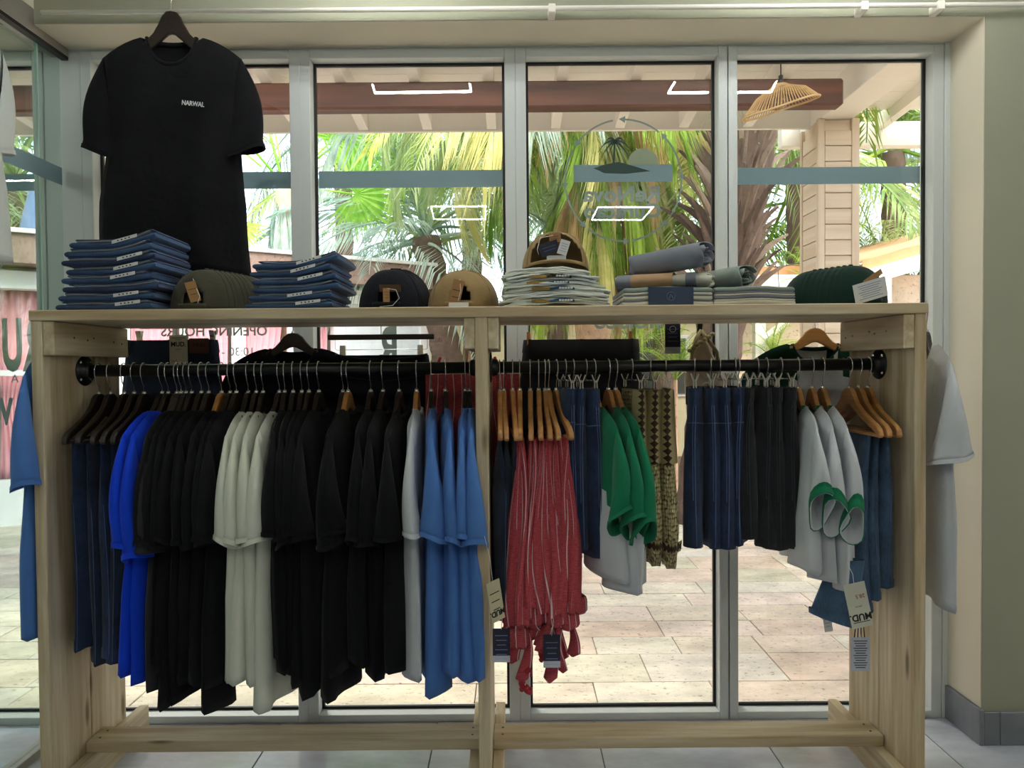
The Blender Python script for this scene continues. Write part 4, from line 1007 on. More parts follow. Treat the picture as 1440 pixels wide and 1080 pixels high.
for i, (px, by, fx, w_) in enumerate(rd):
    x = hook_x(px); rz = yaw_for(px, fx - 6)
    use(HLB, (x, YR, ZR), rz, 'honey brown trouser hanger holding the %s red striped trousers' % ORD[i], 'hanger')
    zt_ = ZR - .205; L_ = zt_ - P(fx, by, 2.14).z
    root = empty('striped_trousers', (x, YR, zt_), rz, 'red trousers with thin white stripes and tie belt, %s from the left' % ORD[i], 'trousers')
    me, ring = drape_mesh(80 + i, w=.175, L=L_, b0=.010, b1=.032, amp=.016, k=7, ripb=.9, hemv=.02, taper=.02)
    mkobj('trouser_legs', me, RED, root, True)
    # a loose fold of cloth on the near edge and the gathered waist at the bottom
    rows = []
    for j in range(15):
        t = j / 14; row = []
        for q in range(30):
            a = 2 * math.pi * q / 30
            row.append((.160 + (.030 + .012 * math.sin(3 * t + i)) * math.cos(a) * (1 + .30 * math.sin(5 * a + 2 * t + i)) - .03 * (1 - t) , (.014 + .018 * t + .006 * math.sin(3 * a + i)) * math.sin(a) * (1 + .30 * math.sin(5 * a + 2 * t + i)) + .012 * math.sin(5 * t + i), -.015 - (L_ * .93) * t + .02 * math.cos(a) * t))
        rows.append(row)
    mkobj('leg_fold', ringmesh('fold', rows), RED, root, True)
    rows = [[(p[0] * s, p[1] * s * 1.25, p[2] + dz) for p in ring(t)] for t, s, dz in ((.93, 1.0, 0), (.95, 1.04, 0), (1.0, 1.05, -.004), (1.02, .96, -.006), (1.01, .9, 0))]
    mkobj('gathered_waist', ringmesh('waist', rows), RED, root, True)
    tie(.15, .01, -L_ + .02, (.16, .06, .10, .09, .17, .13)[i], i, root, knot=(i in (0, 2)))
    tie(.13, -.02, -L_ + .03, (.12, .14, .08, .11, .21, .16)[i], i + 20, root)
# clipped denim skirts behind the trousers
def skirt(px, fx, by, den, label, seed, w=.165, b1=.028, wtop=.150, name='denim_skirt', cat='skirt', stitch=True, group=None, fxt=None, ripb=.25):
    x = hook_x(px); rz = yaw_for(px, fxt if fxt else fx)
    use(HC, (x, YR, ZR), rz, 'steel wire clip hanger holding the ' + label[1], 'hanger')
    zt_ = ZR - .072; L_ = zt_ - P(fx, by, 2.16).z
    root = empty(name, (x, YR, zt_), rz, label[0], cat, group)
    me, ring = drape_mesh(seed, w=w, L=L_, b0=.022, b1=b1, amp=.006, k=3, open_top=True, wtop=wtop, ripb=ripb, skew=math.sin(0))
    b = mkobj('skirt_body', me, den, root, True)
    rows = [[(p[0] * 1.010, p[1] + (.0018 if p[1] > 0 else -.0018), p[2]) for p in ring(t)] for t in (-.002, .03, .06, .082)]
    mkobj('waistband', ringmesh('waistband', rows), den, root, True)
    sm = STITCH if stitch else STITCHD
    seam_strip(ring, 16, .10, .985, b, sm, 'side_seam', .0022, (.0015, .004, 0)); seam_strip(ring, 16, .10, .7, b, sm, 'side_seam', .0016, (.0012, -.003, 0))
    if stitch:
        for u in (13, 20): seam_strip(ring, u, .215, .235, b, sm, 'yoke_stitch', .002)
        pts = [Vector(ring(.21 + .012 * abs(i_ - 16) * .3)[i_]) * 1.008 for i_ in range(11, 23)]
        MB().tube(pts, .0017, 5).build('yoke_stitch', sm, b, True)
    for u in (16, 8, 25):
        q0 = Vector(ring(0)[u % 34]); q1 = Vector(ring(.11)[u % 34]); d = Vector((q0.x, q0.y * 3, 0)).normalized() * .004
        MB().tube([q0 + d * .3 + Vector((0, 0, .003)), q0 + d, (q0 + q1) / 2 + d * 1.2, q1 + d, q1 + d * .3], .0045, 6, sq=.6).build('belt_loop', den, root)
    return root
for i, (px, fx, by) in enumerate([(795, 812, 770), (806, 826, 778), (823.6, 848, 790)]):
    skirt(px, fx, by, DEN['indigo'], ('blue denim skirt clipped right of the red trousers, %s from the left' % ORD[i], '%s blue denim skirt beside the red trousers' % ORD[i]), 100 + i, b1=.034)
for i, (px, by, fx) in enumerate([(835, 815, 868), (855.4, 838, 886), (865.5, 842, 900)]):
    rail_tee(px, FB['lgrey'], by, 'white t-shirt with bright green sleeves, %s from the left' % ORD[i], 'honey brown wooden hanger holding the %s green-sleeved t-shirt' % ORD[i], fx=fx, seed=110 + i, wood='l', raglan=FB['green'], sl=.22 + .02 * i, sx=.085, hemw=.09, bs=.045, bb=.036, hz=.09)
# crochet dresses
for i, (px, fx, by) in enumerate([(888.3, 909, 800), (914, 926, 802), (936, 943, 806)]):
    x = hook_x(px); rz = yaw_for(px, fx)
    use(HC, (x, YR, ZR), rz, 'steel wire clip hanger holding the %s crochet dress' % ORD[i], 'hanger')
    zt_ = ZR - .075; L_ = zt_ - P(fx, by, 2.14).z
    root = empty('crochet_dress', (x, YR, zt_), rz, 'straw crochet dress with brown zigzag bib, %s from the left' % ORD[i], 'dress')
    r = random.Random(i); nu = 16; rows = []; seq = [(-1 + 2 * k_ / nu, -1) for k_ in range(nu + 1)] + [(1 - 2 * k_ / nu, 1) for k_ in range(1, nu)]
    def ring(t):
        w0 = .135 + .04 * min(1, t * 1.5) - .03 * max(0, t - .85) / .15; b = .012 + .024 * min(1, t * 1.6) - .012 * max(0, t - .8) / .2
        return [(u * w0, s_ * b * math.sqrt(max(0, 1 - abs(u) ** 3)) + .006 * math.sin(4 * t + 2 * u + i), -L_ * t - (.012 * abs(math.sin(u * 9)) if t > .99 else 0)) for u, s_ in seq]
    rows = [ring(j / 26) for j in range(27)] + [[(p[0] * .97, p[1] * .85, p[2]) for p in ring(1)], [(p[0] * .95, p[1] * .8, p[2] + .05) for p in ring(.95)]]
    body = mkobj('knitted_body', ringmesh('knit', rows), CROCH, root, True)
    # brown bib wrapped round the near edge with straw-coloured points from both borders
    def edge(t, v): # v -1..1 over the near edge
        q = ring(t); k_ = 16; a = Vector(q[k_]); wl = Vector(q[k_ - 3]); wr = Vector(q[k_ + 3])
        p = a * (1 - v * v) + (wl if v < 0 else wr) * (v * v); o = Vector((.006, v * .010, 0)); return p + o
    mkobj('brown_bib', ringmesh('bib', [[edge(t / 12 * .42, v / 3) for v in range(-3, 4)] for t in range(13)], closed=False), BROWNK, root, True)
    mkobj('hem_band', ringmesh('hemb', [[edge(.86 + t / 4 * .055, v / 3) for v in range(-3, 4)] for t in range(5)], closed=False), BROWNK, root, True)
    mb = MB(); npt = 13
    def pts_(t0, t1, n_, v0):
        for j in range(n_):
            ta = t0 + (t1 - t0) * j / n_; tb = t0 + (t1 - t0) * (j + 1) / n_; tm_ = (ta + tb) / 2; o = Vector((.0035, 0, 0))
            for s_ in (-1, 1):
                a = edge(ta, s_ * 1.02) + o; b = edge(tb, s_ * 1.02) + o; c = edge(tm_, s_ * v0) + o; a2 = edge(ta, s_ * .62) + o; b2 = edge(tb, s_ * .62) + o
                a3 = edge(ta * .5 + tm_ * .5, s_ * .40) + o; b3 = edge(tb * .5 + tm_ * .5, s_ * .40) + o
                mb.add([a, b, b2, b3, c, a3, a2], [(0, 1, 2, 3, 4, 5, 6)])
    pts_(0, .42, 11, .16)
    mb.build('crochet_points', CROCH, root)
    mb = MB()
    for j in range(7):
        v0 = -1 + 2 * j / 7; v1 = -1 + 2 * (j + 1) / 7; o = Vector((.004, 0, 0))
        for (ta, tb) in ((.855, .878), (.92, .897)): mb.add([edge(ta, v0) + o, edge(ta, v1) + o, edge(tb, (v0 + v1) / 2) + o], [(0, 1, 2)])
    mb.build('crochet_points', CROCH, root)
for i, (px, fx, by, ft) in enumerate([(977, 975, 776, 983), (1000, 995, 779, 1008), (1012, 1012, 781, 1030), (1034, 1030, 777, 1050)]):
    skirt(px, fx, by, DEN['indigo'], ('dark blue denim skirt with pale side seam, %s right of the crochet dresses' % ORD[i], '%s dark blue denim skirt' % ORD[i]), 120 + i, fxt=ft - 6, b1=.031, w=.160, wtop=.165)
for i, (px, fx, by) in enumerate([(1038, 1064, 765), (1065, 1086, 772), (1078, 1104, 778), (1098, 1124, 775)]):
    skirt(px, fx, by, DEN['black'], ('black denim skirt left of the green trimmed t-shirts, %s of four' % ORD[i], '%s black denim skirt' % ORD[i]), 130 + i, b1=.040, stitch=False, w=.155, wtop=.165, ripb=.5)
for i, (px, by, fx) in enumerate([(1122, 815, 1150), (1142, 822, 1172), (1156.7, 832, 1192)]):
    rail_tee(px, FB['lgrey'], by, 'white t-shirt with dark green collar and cuffs, %s from the left' % ORD[i], 'honey brown wooden hanger holding the %s green trimmed t-shirt' % ORD[i], fx=fx, seed=140 + i, wood='l', trim=FB['green'], sl=.17 + .025 * i, sx=.085, hemw=.070, bs=.036, bb=.036, hz=.125)
DN = [(1194, 866, 1236, .04), (1207.8, 850, 1248, 0), (1221, 838, 1262, 0)]
for i, (px, by, fx, _) in enumerate(DN):
    x = hook_x(px); rz = yaw_for(px, fx + 8)
    use(HLB, (x, YR, ZR), rz, 'honey brown trouser hanger with washed jeans, %s from the right side board' % ORD[2 - i], 'hanger')
    zt_ = ZR - .210
    folded_jeans(x, rz, 150 + i, zt_ - P(fx, by, 2.16).z, DEN['light'], 'washed blue jeans folded over hanger, %s from the right side board' % ORD[2 - i], None, zt_, b1=.026, w=.150)
# ============================================================ things on the shelf
def lay(name, w_, d_, th, mat, par, loc, lift=None, seed=0, wave=.0, round_=1.0, rz=0, nx=18, amp=.0):
    """a folded cloth layer: rounded cross-section swept along x; lift(x) raises it"""
    r = random.Random(seed); p1, p2 = r.uniform(0, 6), r.uniform(0, 6); rows = []; n = 20
    for i in range(nx + 1):
        u = math.sin((-1 + 2 * i / nx) * math.pi / 2); x = u * w_ / 2; e = math.sqrt(max(.36, 1 - abs(u) ** 70)); row = []
        lf = lift(u) if lift else 0
        for k_ in range(n):
            a = 2 * math.pi * k_ / n; c, s_ = math.cos(a), math.sin(a)
            yy = (abs(c) ** .28) * (1 if c > 0 else -1) * d_ / 2; zz = (abs(s_) ** .8) * (1 if s_ > 0 else -1) * th / 2
            yy = (1 if c > 0 else -1) * (d_ / 2 - th / 2) + th / 2 * c; zz = th / 2 * s_
            row.append((x, yy * (.97 + .03 * e) + wave * math.sin(u * 4 + p1), zz * e + lf + th / 2 + amp * math.sin(u * 5 + p1) + amp * .6 * math.sin(u * 11 + p2)))
        rows.append(row)
    me = ringmesh(name, rows); k0 = len(me.vertices)
    o = mkobj(name, me, mat, par, True); o.location = loc; o.rotation_euler = (0, 0, rz)
    import bmesh
    bm = bmesh.new(); bm.from_mesh(me); bm.verts.ensure_lookup_table(); bm.faces.new([bm.verts[q] for q in range(n)][::-1]); bm.faces.new([bm.verts[k0 - n + q] for q in range(n)]); bm.to_mesh(me); bm.free()
    return o
def stack_jeans(px0, px1, n, seed, where, zt_px, den, w_=.285, d_=.27, lean=.0, shifts=None):
    r = random.Random(seed); H = (P(px0, zt_px, 2.17).z - ZS); th = H / n * .98; z = ZS; Yc_ = 2.155 + d_ / 2
    for i in range(n):
        xl = P(px0, 430, 2.165).x + (shifts[i] if shifts else r.uniform(0, .02)); ww = w_ + r.uniform(-.01, .01) - (i / n) * .02
        k_ = i / n
        lf = (lambda u, k_=k_: (.006 + .030 * k_) * max(0, u + .1) ** 1.6 * (1 - .15 * u))
        root = empty('folded_jeans', (xl + ww / 2, Yc_, z), R(r.uniform(-2, 2)), 'folded blue jeans, stack %s, %s from bottom' % (where, ORD[i]), 'jeans')
        b = lay('folded_legs', ww, d_, th * .66, den[i % len(den)], root, (0, 0, 0), lf, seed + i)
        lay('waist_layer', ww * .86, d_ * .97, th * .22, FB['hemgrey'], root, (r.uniform(.0, .015), -.002, th * .64), lf, seed + i, amp=.001)
        lay('waist_fold', ww * .90, d_ * .985, th * .20, den[(i + 1) % len(den)], root, (.004, .001, th * .80), lf, seed + i + 3)
        # seam and stitches along the near right end
        xr = ww / 2; zz = lf(1) + th * .4
        MB().tube([(xr - .004, -d_ / 2 + .02, zz + th * .3), (xr - .001, 0, zz + th * .34), (xr - .004, d_ / 2 - .02, zz + th * .3)], .0016, 5).build('seam_stitch', STITCH, b, True)
        if i % 4 != 2:
            x0_ = xr - .105 + r.uniform(-.03, .0); q0 = Vector((x0_, -d_ / 2 - .0035, lf(x0_ / (ww / 2)) + th * .40)); q1 = Vector((x0_ + .075, -d_ / 2 - .0035, lf(min(1, (x0_ + .075) / (ww / 2))) + th * .62))
            hh = Vector((0, 0, th * .38)); t_ = Vector((0, .0012, 0))
            sp = MB().add([q0, q1, q1 + hh, q0 + hh, q0 + t_, q1 + t_, q1 + hh + t_, q0 + hh + t_], [(0, 1, 2, 3), (7, 6, 5, 4), (0, 4, 5, 1), (1, 5, 6, 2), (2, 6, 7, 3), (3, 7, 4, 0)]).build('size_strip', PAPERW, root)
            mb = MB(); d = (q1 - q0)
            for s_ in (.25, .4, .55, .7):
                c = q0 + d * s_ + hh * .5 + Vector((0, -.0004, 0)); mb.box(c - Vector((.0022, .0002, .0018)), c + Vector((.0022, .0002, .0018)))
            mb.build('size_print', INK, sp)
        z += th * 1.02
stack_jeans(80, 208, 8, 5, 'at the left end of the shelf', 338, [DEN['mid'], DEN['mid'], DEN['indigo']], shifts=[0, .008, .022, .020, .036, .020, .030, .045])
stack_jeans(346, 470, 6, 9, 'between the olive and black caps', 368, [DEN['mid'], DEN['mid']], w_=.265, shifts=[0, .01, .022, .02, .018, .024])

# caps, backs turned to the room
def cap_proto(mat, seed=0, under=None, rx=.108, ry=.11, h=.132, hole=(.034, .062)):
    V = []; nth = 64; nph = 20; rows = []
    for j in range(nph + 1):
        f = j / nph; ph_ = f * math.pi / 2; row = []
        for i in range(nth):
            a = 2 * math.pi * i / nth; c = max(0, math.cos(ph_)) ** .84; s_ = math.sin(ph_)
            row.append((rx * c * math.cos(a), ry * c * math.sin(a), h * s_ + .004))
        rows.append(row)
    import bmesh
    me = ringmesh('crown', rows); bm = bmesh.new(); bm.from_mesh(me)
    kill = [f for f in bm.faces if f.calc_center_median().y < -.03 and (f.calc_center_median().x / hole[0]) ** 2 + ((f.calc_center_median().z - .012) / hole[1]) ** 2 < 1 and f.calc_center_median().z > .014]
    bmesh.ops.delete(bm, geom=kill, context='FACES'); bmesh.ops.remove_doubles(bm, verts=bm.verts[:], dist=.0004)
    for v in bm.verts:   # round the border of the opening
        pass
    bm.to_mesh(me); bm.free()
    seams = MB()
    for k_ in range(6):
        a = R(30 + 60 * k_)
        if abs(a - R(270)) < .1: continue
        pts = []
        for j in range(11):
            ph_ = math.pi / 2 * (j / 10 * .94 + .04); c = math.cos(ph_) ** .84; pts.append((rx * c * math.cos(a) * 1.004, ry * c * math.sin(a) * 1.004, h * math.sin(ph_) + .0045))
        seams.tube(pts, .0013, 4)
    brim = [];
    for j in range(7):
        t = j / 6; brim.append([(rx * (.92 - .25 * t * t) * math.cos(R(20 + 140 * i / 16)) * 1.0, (ry * .98 + .065 * t) * math.sin(R(20 + 140 * i / 16)) ** .8, .008 + .012 * (1 - abs(i / 8 - 1) ** 2) - .004 * t) for i in range(17)])
    sm = seams.mesh('panel_seams'); btn = MB().lathe([(0, h + .010), (.006, h + .009), (.008, h + .004), (.006, h + .001)], 12).mesh('button')
    brm = ringmesh('brim', brim, closed=False)
    stp = MB().tube([(rx * math.cos(R(d)) * .985, ry * math.sin(R(d)) * .985, .013) for d in range(244, 297, 6)], .009, 6, sq=.25).mesh('strap')
    for mm in (me, sm, btn, brm, stp): mm.materials.append(mat)
    for mm in (me, btn, brm, stp): mm.polygons.foreach_set('use_smooth', [True] * len(mm.polygons))
    return {'crown': me, 'panel_seams': sm, 'button': btn, 'brim': brm, 'strap': stp}
def cap(proto, loc, rz, label, cat='cap', tilt=0, group=None, strap=True):
    root = empty('baseball_cap', loc, rz, label, cat, group); root.rotation_euler = (tilt, 0, rz)
    for nme, me in proto.items():
        if nme == 'strap' and not strap: continue
        o = bpy.data.objects.new(nme, me); C.objects.link(o); o.parent = root
        if nme in ('crown', 'brim'): s = o.modifiers.new('s', 'SOLIDIFY'); s.thickness = .0022; s.offset = -1
    return root
def card(par, name, w_, h_, loc, rot, mat, lines=0, ink=INK, thick=.0008, logo=False):
    o = MB().box((-w_ / 2, -thick / 2, -h_ / 2), (w_ / 2, thick / 2, h_ / 2)).build(name, mat, par); o.location = loc; o.rotation_euler = rot
    if lines:
        mb = MB()
        for i in range(lines):
            zz = h_ / 2 - h_ * (i + 1.5) / (lines + 2); ww = w_ * (.36 - .1 * ((i * 7) % 3) / 2); mb.box((-ww, -thick / 2 - .0003, zz - h_ * .012), (ww, -thick / 2, zz + h_ * .012))
        mb.build('printed_lines', ink, o)
    return o
def string(par, pts, mat=PAPERW, r=.0009): return MB().tube(pts, r, 5).build('tag_string', mat, par, True)
def cap_row(px0, px1, n, mat, colname, where, dx, dy, seed, rz=0, y0=2.29, hz=None, nest=.0):
    pr = cap_proto(mat, seed, rx=(P(px1, 430, y0 - .06).x - P(px0, 430, y0 - .06).x) / 2, h=hz or .132)
    cx = (P(px0, 430, y0 - .06).x + P(px1, 430, y0 - .06).x) / 2; out = []
    for i in range(n):
        lb = '%s baseball cap, %s, %s' % (colname, 'frontmost' if i == 0 else (ORD[i] + ' from the front'), where)
        out.append(cap(pr, (cx + dx * i, y0 + dy * i, ZS + nest * i), rz + R(2 * math.sin(i * 2.3)), lb))
    return out
ol = cap_row(232, 328, 8, FB['olive'], 'olive green', 'beside the left jeans stack', .0085, .019, 1, hz=.133)
bk = cap_row(500, 596, 4, FB['navyblk'], 'black', 'in the middle of the shelf', .004, .022, 2, hz=.128, nest=.003)
kh = cap_row(599, 699, 3, FB['khaki'], 'khaki', 'left of the folded cream shirts', .002, .024, 3, hz=.122, nest=.004)
gn = cap_row(1162, 1256, 7, FB['teal'], 'bottle green', 'at the right end of the shelf', -.0115, .018, 4, hz=.128, rz=R(8))
o = ol[0]; card(o, 'kraft_tag', .032, .062, (.008, -.120, .055), (R(8), R(-14), R(6)), KRAFT, 2); string(o, [(.006, -.112, .095), (.012, -.118, .08), (.03, -.122, .04), (.022, -.12, .02)])
o = bk[0]; card(o, 'kraft_tag', .020, .042, (.0, -.118, .040), (R(5), 0, 0), KRAFT, 3); card(o, 'kraft_label', .065, .022, (.01, -.106, .062), (R(20), 0, 0), plain('dim_kraft', rgb(90, 66, 44), .9)); string(o, [(.0, -.119, .06), (.03, -.122, .055), (.04, -.122, .03), (.02, -.122, .008), (-.02, -.122, .004)])
o = kh[0]; card(o, 'kraft_tag', .034, .085, (-.012, -.118, .042), (R(6), R(14), 0), KRAFT, 2); card(o, 'white_tag', .060, .014, (-.004, -.125, .008), (0, 0, 0), PAPERW, 0); string(o, [(.0, -.120, .085), (.002, -.123, .05), (-.006, -.124, .02)])
o = gn[0]; card(o, 'white_tag', .104, .060, (-.020, -.128, .040), (R(10), R(-16), R(-6)), PAPERW, 7, INKB); string(o, [(.02, -.12, .06), (.03, -.115, .09), (.01, -.10, .10)]); card(o, 'kraft_tag', .07, .018, (.0, -.112, .082), (R(10), R(-34), 0), KRAFT)

# folded printed shirts with a khaki cap on top
r = random.Random(31); z = ZS; PR1 = fabric('ochre_print', rgb(150, 118, 62)); PR2 = fabric('petrol_blue_print', rgb(34, 74, 104)); PR3 = fabric('rust_print', rgb(168, 96, 58)); PR4 = fabric('dark_brown_print', rgb(44, 34, 28))
xs0 = P(705, 430, 2.17).x; xs1 = P(868, 430, 2.17).x; nS = 6; thS = (P(780, 380, 2.17).z - ZS) / nS
for i in range(nS):
    ww = (xs1 - xs0) * (1 - .035 * i) * r.uniform(.97, 1.0); cx = (xs0 + xs1) / 2 - .006 * i + r.uniform(-.008, .008); d_ = .26
    root = empty('folded_shirt', (cx, 2.16 + d_ / 2, z), R(r.uniform(-3, 3)), 'folded cream printed shirt under the khaki cap, %s from the bottom' % ORD[i], 'folded shirt')
    lf = lambda u: .009 * (1 - u * u) - .006 * u * u
    for q in range(4):
        lay('cloth_fold', ww * r.uniform(.86, 1.0), d_ * r.uniform(.96, 1.01), thS * .34, FB['white' if q % 2 else 'cream'], root, (r.uniform(-.008, .008), r.uniform(-.004, .004), thS * .235 * q), lf, 200 + i * 5 + q, wave=.004, amp=.0022)
    if i % 2 == 0 or i == 3:
        mid = MB(); a = -.075 + r.uniform(-.01, .01)
        for (x0_, x1_, mt, nm) in ((a, a + .055, PR1, 'ochre_print'), (a + .055, a + .13, PR2 if i < 4 else PR4, 'dark_print')):
            m_ = MB(); n_ = 6
            for j in range(n_):
                xa_ = x0_ + (x1_ - x0_) * j / n_; xb_ = x0_ + (x1_ - x0_) * (j + 1) / n_; wv = lambda x: .002 * math.sin(x * 60)
                za = thS * .30 + lf(2 * xa_ / ww) + wv(xa_); zb__ = thS * .30 + lf(2 * xb_ / ww) + wv(xb_); hh = thS * .5 * (1 - .3 * abs(2 * (j + .5) / n_ - 1)); y_ = -d_ / 2 - .004
                m_.add([(xa_, y_, za), (xb_, y_, zb__), (xb_, y_ + .001, zb__ + hh), (xa_, y_ + .001, za + hh), (xa_, y_ + .03, za + hh), (xb_, y_ + .03, zb__ + hh)], [(0, 1, 2, 3), (3, 2, 5, 4)])
            m_.build(nm, mt, root)
        tb = MB()
        for j in range(5): tb.box((a + .083 + j * .0085, -d_ / 2 - .0052, thS * .38 + .009), (a + .090 + j * .0085, -d_ / 2 - .0042, thS * .66 + .009))
        tb.build('white_print', INKW, root)
    z += thS
kc = cap_proto(FB['khaki'], 9, rx=.106, h=.125, hole=(.082, .098))
tc = cap(kc, (P(782, 375, 2.23).x, 2.27, z + .004), 0, 'single khaki cap sitting on top of the folded cream shirts', tilt=R(-8), strap=False)
card(tc, 'kraft_tag', .036, .030, (-.004, -.07, .094), (R(12), R(-4), 0), KRAFT, 2); card(tc, 'navy_tag', .060, .040, (-.022, -.075, .058), (R(10), R(-18), 0), NAVYC, 2, INKB); card(tc, 'white_tag', .030, .046, (.022, -.078, .060), (R(10), R(18), 0), PAPERW, 4, INKB)
card(tc, 'inner_label', .06, .02, (.0, -.06, .03), (R(20), 0, 0), PAPERW); string(tc, [(-.01, -.074, .10), (-.05, -.08, .09), (-.06, -.085, .05), (-.055, -.085, .035)])

# towels
def spiral_roll(name, L_, rx, rz_, mat, par, loc, rot, turns=3.2, seed=0, taper=0, inner=None):
    r = random.Random(seed); n = 88; rows = []; ph = r.uniform(0, 6)
    for i in range(11):
        u = i / 10; row = []
        for k_ in range(n):
            f = k_ / (n - 1); a = f * turns * 2 * math.pi + .4; q = 1 - .80 * f
            wob = 1 + .05 * math.sin(3 * a + ph) * f + .015 * math.sin(7 * u + 2 * a)
            sx = 1 - taper * u
            row.append(((u - .5) * L_ + (.010 * math.sin(2.3 * a) * (1 if i in (0, 10) else 0)), rx * q * wob * sx * math.cos(a), rz_ * q * wob * sx * math.sin(a)))
        rows.append(row)
    o = mkobj(name, ringmesh(name, rows, closed=False), mat, par, True); o.location = loc; o.rotation_euler = rot; s = o.modifiers.new('s', 'SOLIDIFY'); s.thickness = .0035
    return o
def band(par, name, x0_, x1_, rx, rz_, mat, loc, rot):
    rows = [[(x, rx * math.cos(R(a)), rz_ * math.sin(R(a))) for a in range(0, 360, 12)] for x in (x0_, x1_)]
    o = mkobj(name, ringmesh(name, rows), mat, par, True); o.location = loc; o.rotation_euler = rot; return o
def flat_towel(px0, px1, ypx, d_, label, bandit, seed, y0=2.17, hh=None):
    xa_ = P(px0, 428, y0).x; xb_ = P(px1, 428, y0).x; H = hh or P(px0, ypx, y0).z - ZS; root = empty('folded_towel', ((xa_ + xb_) / 2, y0 + d_ / 2, ZS), 0, label, 'towel'); ww = xb_ - xa_
    nl = 6; cols = ['creamtowel', 'greytowel', 'creamtowel', 'greytowel', 'creamtowel', 'greentowel'] if seed == 1 else ['creamtowel', 'creamtowel', 'greytowel', 'creamtowel', 'greytowel', 'greentowel']
    hs_ = [.26, .08, .22, .08, .10, .26]; zz = 0
    for q in range(nl):
        lay('towel_layer', ww * (1 - .004 * q), d_, H * hs_[q] * 1.15, FB[cols[q]], root, (0, 0, zz), lambda u: .002 * math.cos(3 * u), seed * 7, amp=.0006); zz += H * hs_[q]
    if bandit:
        bx = MB().box((ww * (-.5 + .28), -d_ / 2 - .0025, .001), (ww * (-.5 + .78), -d_ / 2 - .0012, H + .001)).build('navy_paper_band', plain('steel_navy_paper', rgb(44, 60, 84), .7), root)
        MB().box((ww * (-.5 + .28), -d_ / 2 - .002, H + .0005), (ww * (-.5 + .78), d_ / 2, H + .0018)).build('band_top', plain('steel_navy_paper2', rgb(44, 60, 84), .7), root)
        rg = MB(); cx = ww * .03
        rg.tube([(cx + .0125 * math.cos(R(a)), -d_ / 2 - .003, H * .52 + .0125 * math.sin(R(a))) for a in range(0, 360, 20)], .0006, 4, closed=True)
        rg.tube([(cx - .005, -d_ / 2 - .003, H * .52 - .007), (cx - .001, -d_ / 2 - .003, H * .52 + .006), (cx + .006, -d_ / 2 - .003, H * .52 - .006)], .0012, 4)
        rg.build('band_emblem', INKB, bx)
    return root, H
t1, H1_ = flat_towel(876, 1003, 405, .24, 'folded striped towel with a navy paper band', True, 1)
t2, H2_ = flat_towel(1004, 1119, 404, .26, 'folded grey striped towel under the small rolled grey green towel', False, 2)
tcx = P(938, 400, 2.25).x
t3 = empty('rolled_towel', (tcx, 2.29, ZS + H1_ + .028), R(-20), 'flattened cream and grey towel with brown kraft band', 'towel')
spiral_roll('towel_roll', .285, .075, .026, FB['creamtowel'], t3, (0, 0, 0), (0, 0, 0), 3, 3)
band(t3, 'grey_end', -.143, -.095, .0785, .0295, FB['greytowel'], (0, 0, 0), (0, 0, 0)); band(t3, 'kraft_band', -.095, .035, .080, .0305, plain('kraft_paper', rgb(160, 128, 96), .85), (0, 0, 0), (0, 0, 0))
band(t3, 'grey_stripe', .074, .106, .078, .0290, FB['greytowel'], (0, 0, 0), (0, 0, 0))
t4 = empty('rolled_towel', (P(944, 370, 2.25).x, 2.28, ZS + H1_ + .056 + .040), R(-44), 'rolled slate grey towel on top of the towel pile', 'towel')
spiral_roll('towel_roll', .26, .043, .043, FB['greytowel'], t4, (0, 0, 0), (0, R(-3), 0), 3.5, 4); 
t5 = empty('rolled_towel', (P(1022, 385, 2.28).x, 2.32, ZS + H2_ + .040), R(-62), 'small rolled grey green towel beside the second mullion from the right', 'towel')
spiral_roll('towel_roll', .20, .040, .038, FB['greentowel'], t5, (0, 0, 0), (0, 0, 0), 3.2, 5)

# ============================================================ garments hung flat against the windows behind the rails
def flat_loc(px, Y): return P(px, 500, Y).x
YBk = 2.62
def hook_up(px, ypx, y2, Y, label):  # nothing
    return None
# denim jeans with size card
def flat_trousers(px0, px1, ypx, by, den, name, label, cat, seed, stitch, w2=1.12, Y=YBk):
    xa_ = P(px0, ypx, Y).x; xb_ = P(px1, ypx, Y).x; zt_ = P((px0 + px1) / 2, ypx, Y).z; L_ = zt_ - P(px0, by, Y).z; w0 = (xb_ - xa_) / 2
    root = empty(name, ((xa_ + xb_) / 2, Y, zt_), 0, label, cat)
    me, ring = drape_mesh(seed, w=w0 * w2, L=L_, b0=.014, b1=.022, amp=.004, k=3, open_top=True, wtop=w0, taper=0)
    b = mkobj('body', me, den, root, True)
    mkobj('waistband', ringmesh('waistband', [[(p[0] * 1.012, p[1] + (.0016 if p[1] > 0 else -.0016), p[2]) for p in ring(t)] for t in (-.003, .02, .045, .075 * .6 / L_)]), den, root, True)
    for x_ in (-.9, 0, .88):
        q = w0 * x_; MB().box((q - .006, -.021, -.052), (q + .006, -.017, .003), bev=.001).build('belt_loop', den, root)
    for s in (-1, 1):
        MB().tube([(s * w0 * .05, -.020, -.095), (s * w0 * .5, -.022, -.085), (s * w0 * .95, -.017, -.072)], .0012, 4).build('yoke_stitch', stitch, b, True)
    return root, w0, L_
j1, w0, _ = flat_trousers(178, 306, 479, 700, DEN['dark'], 'hanging_jeans', 'dark blue jeans with white size card hung flat by the left window', 'jeans', 301, STITCHD)
q = P(250, 494, 2.59) - j1.location
cd_ = card(j1, 'size_card', .066, .118, (q.x + .001, -.026, q.z), (0, 0, 0), plain('cream_card', rgb(214, 208, 190), .8))
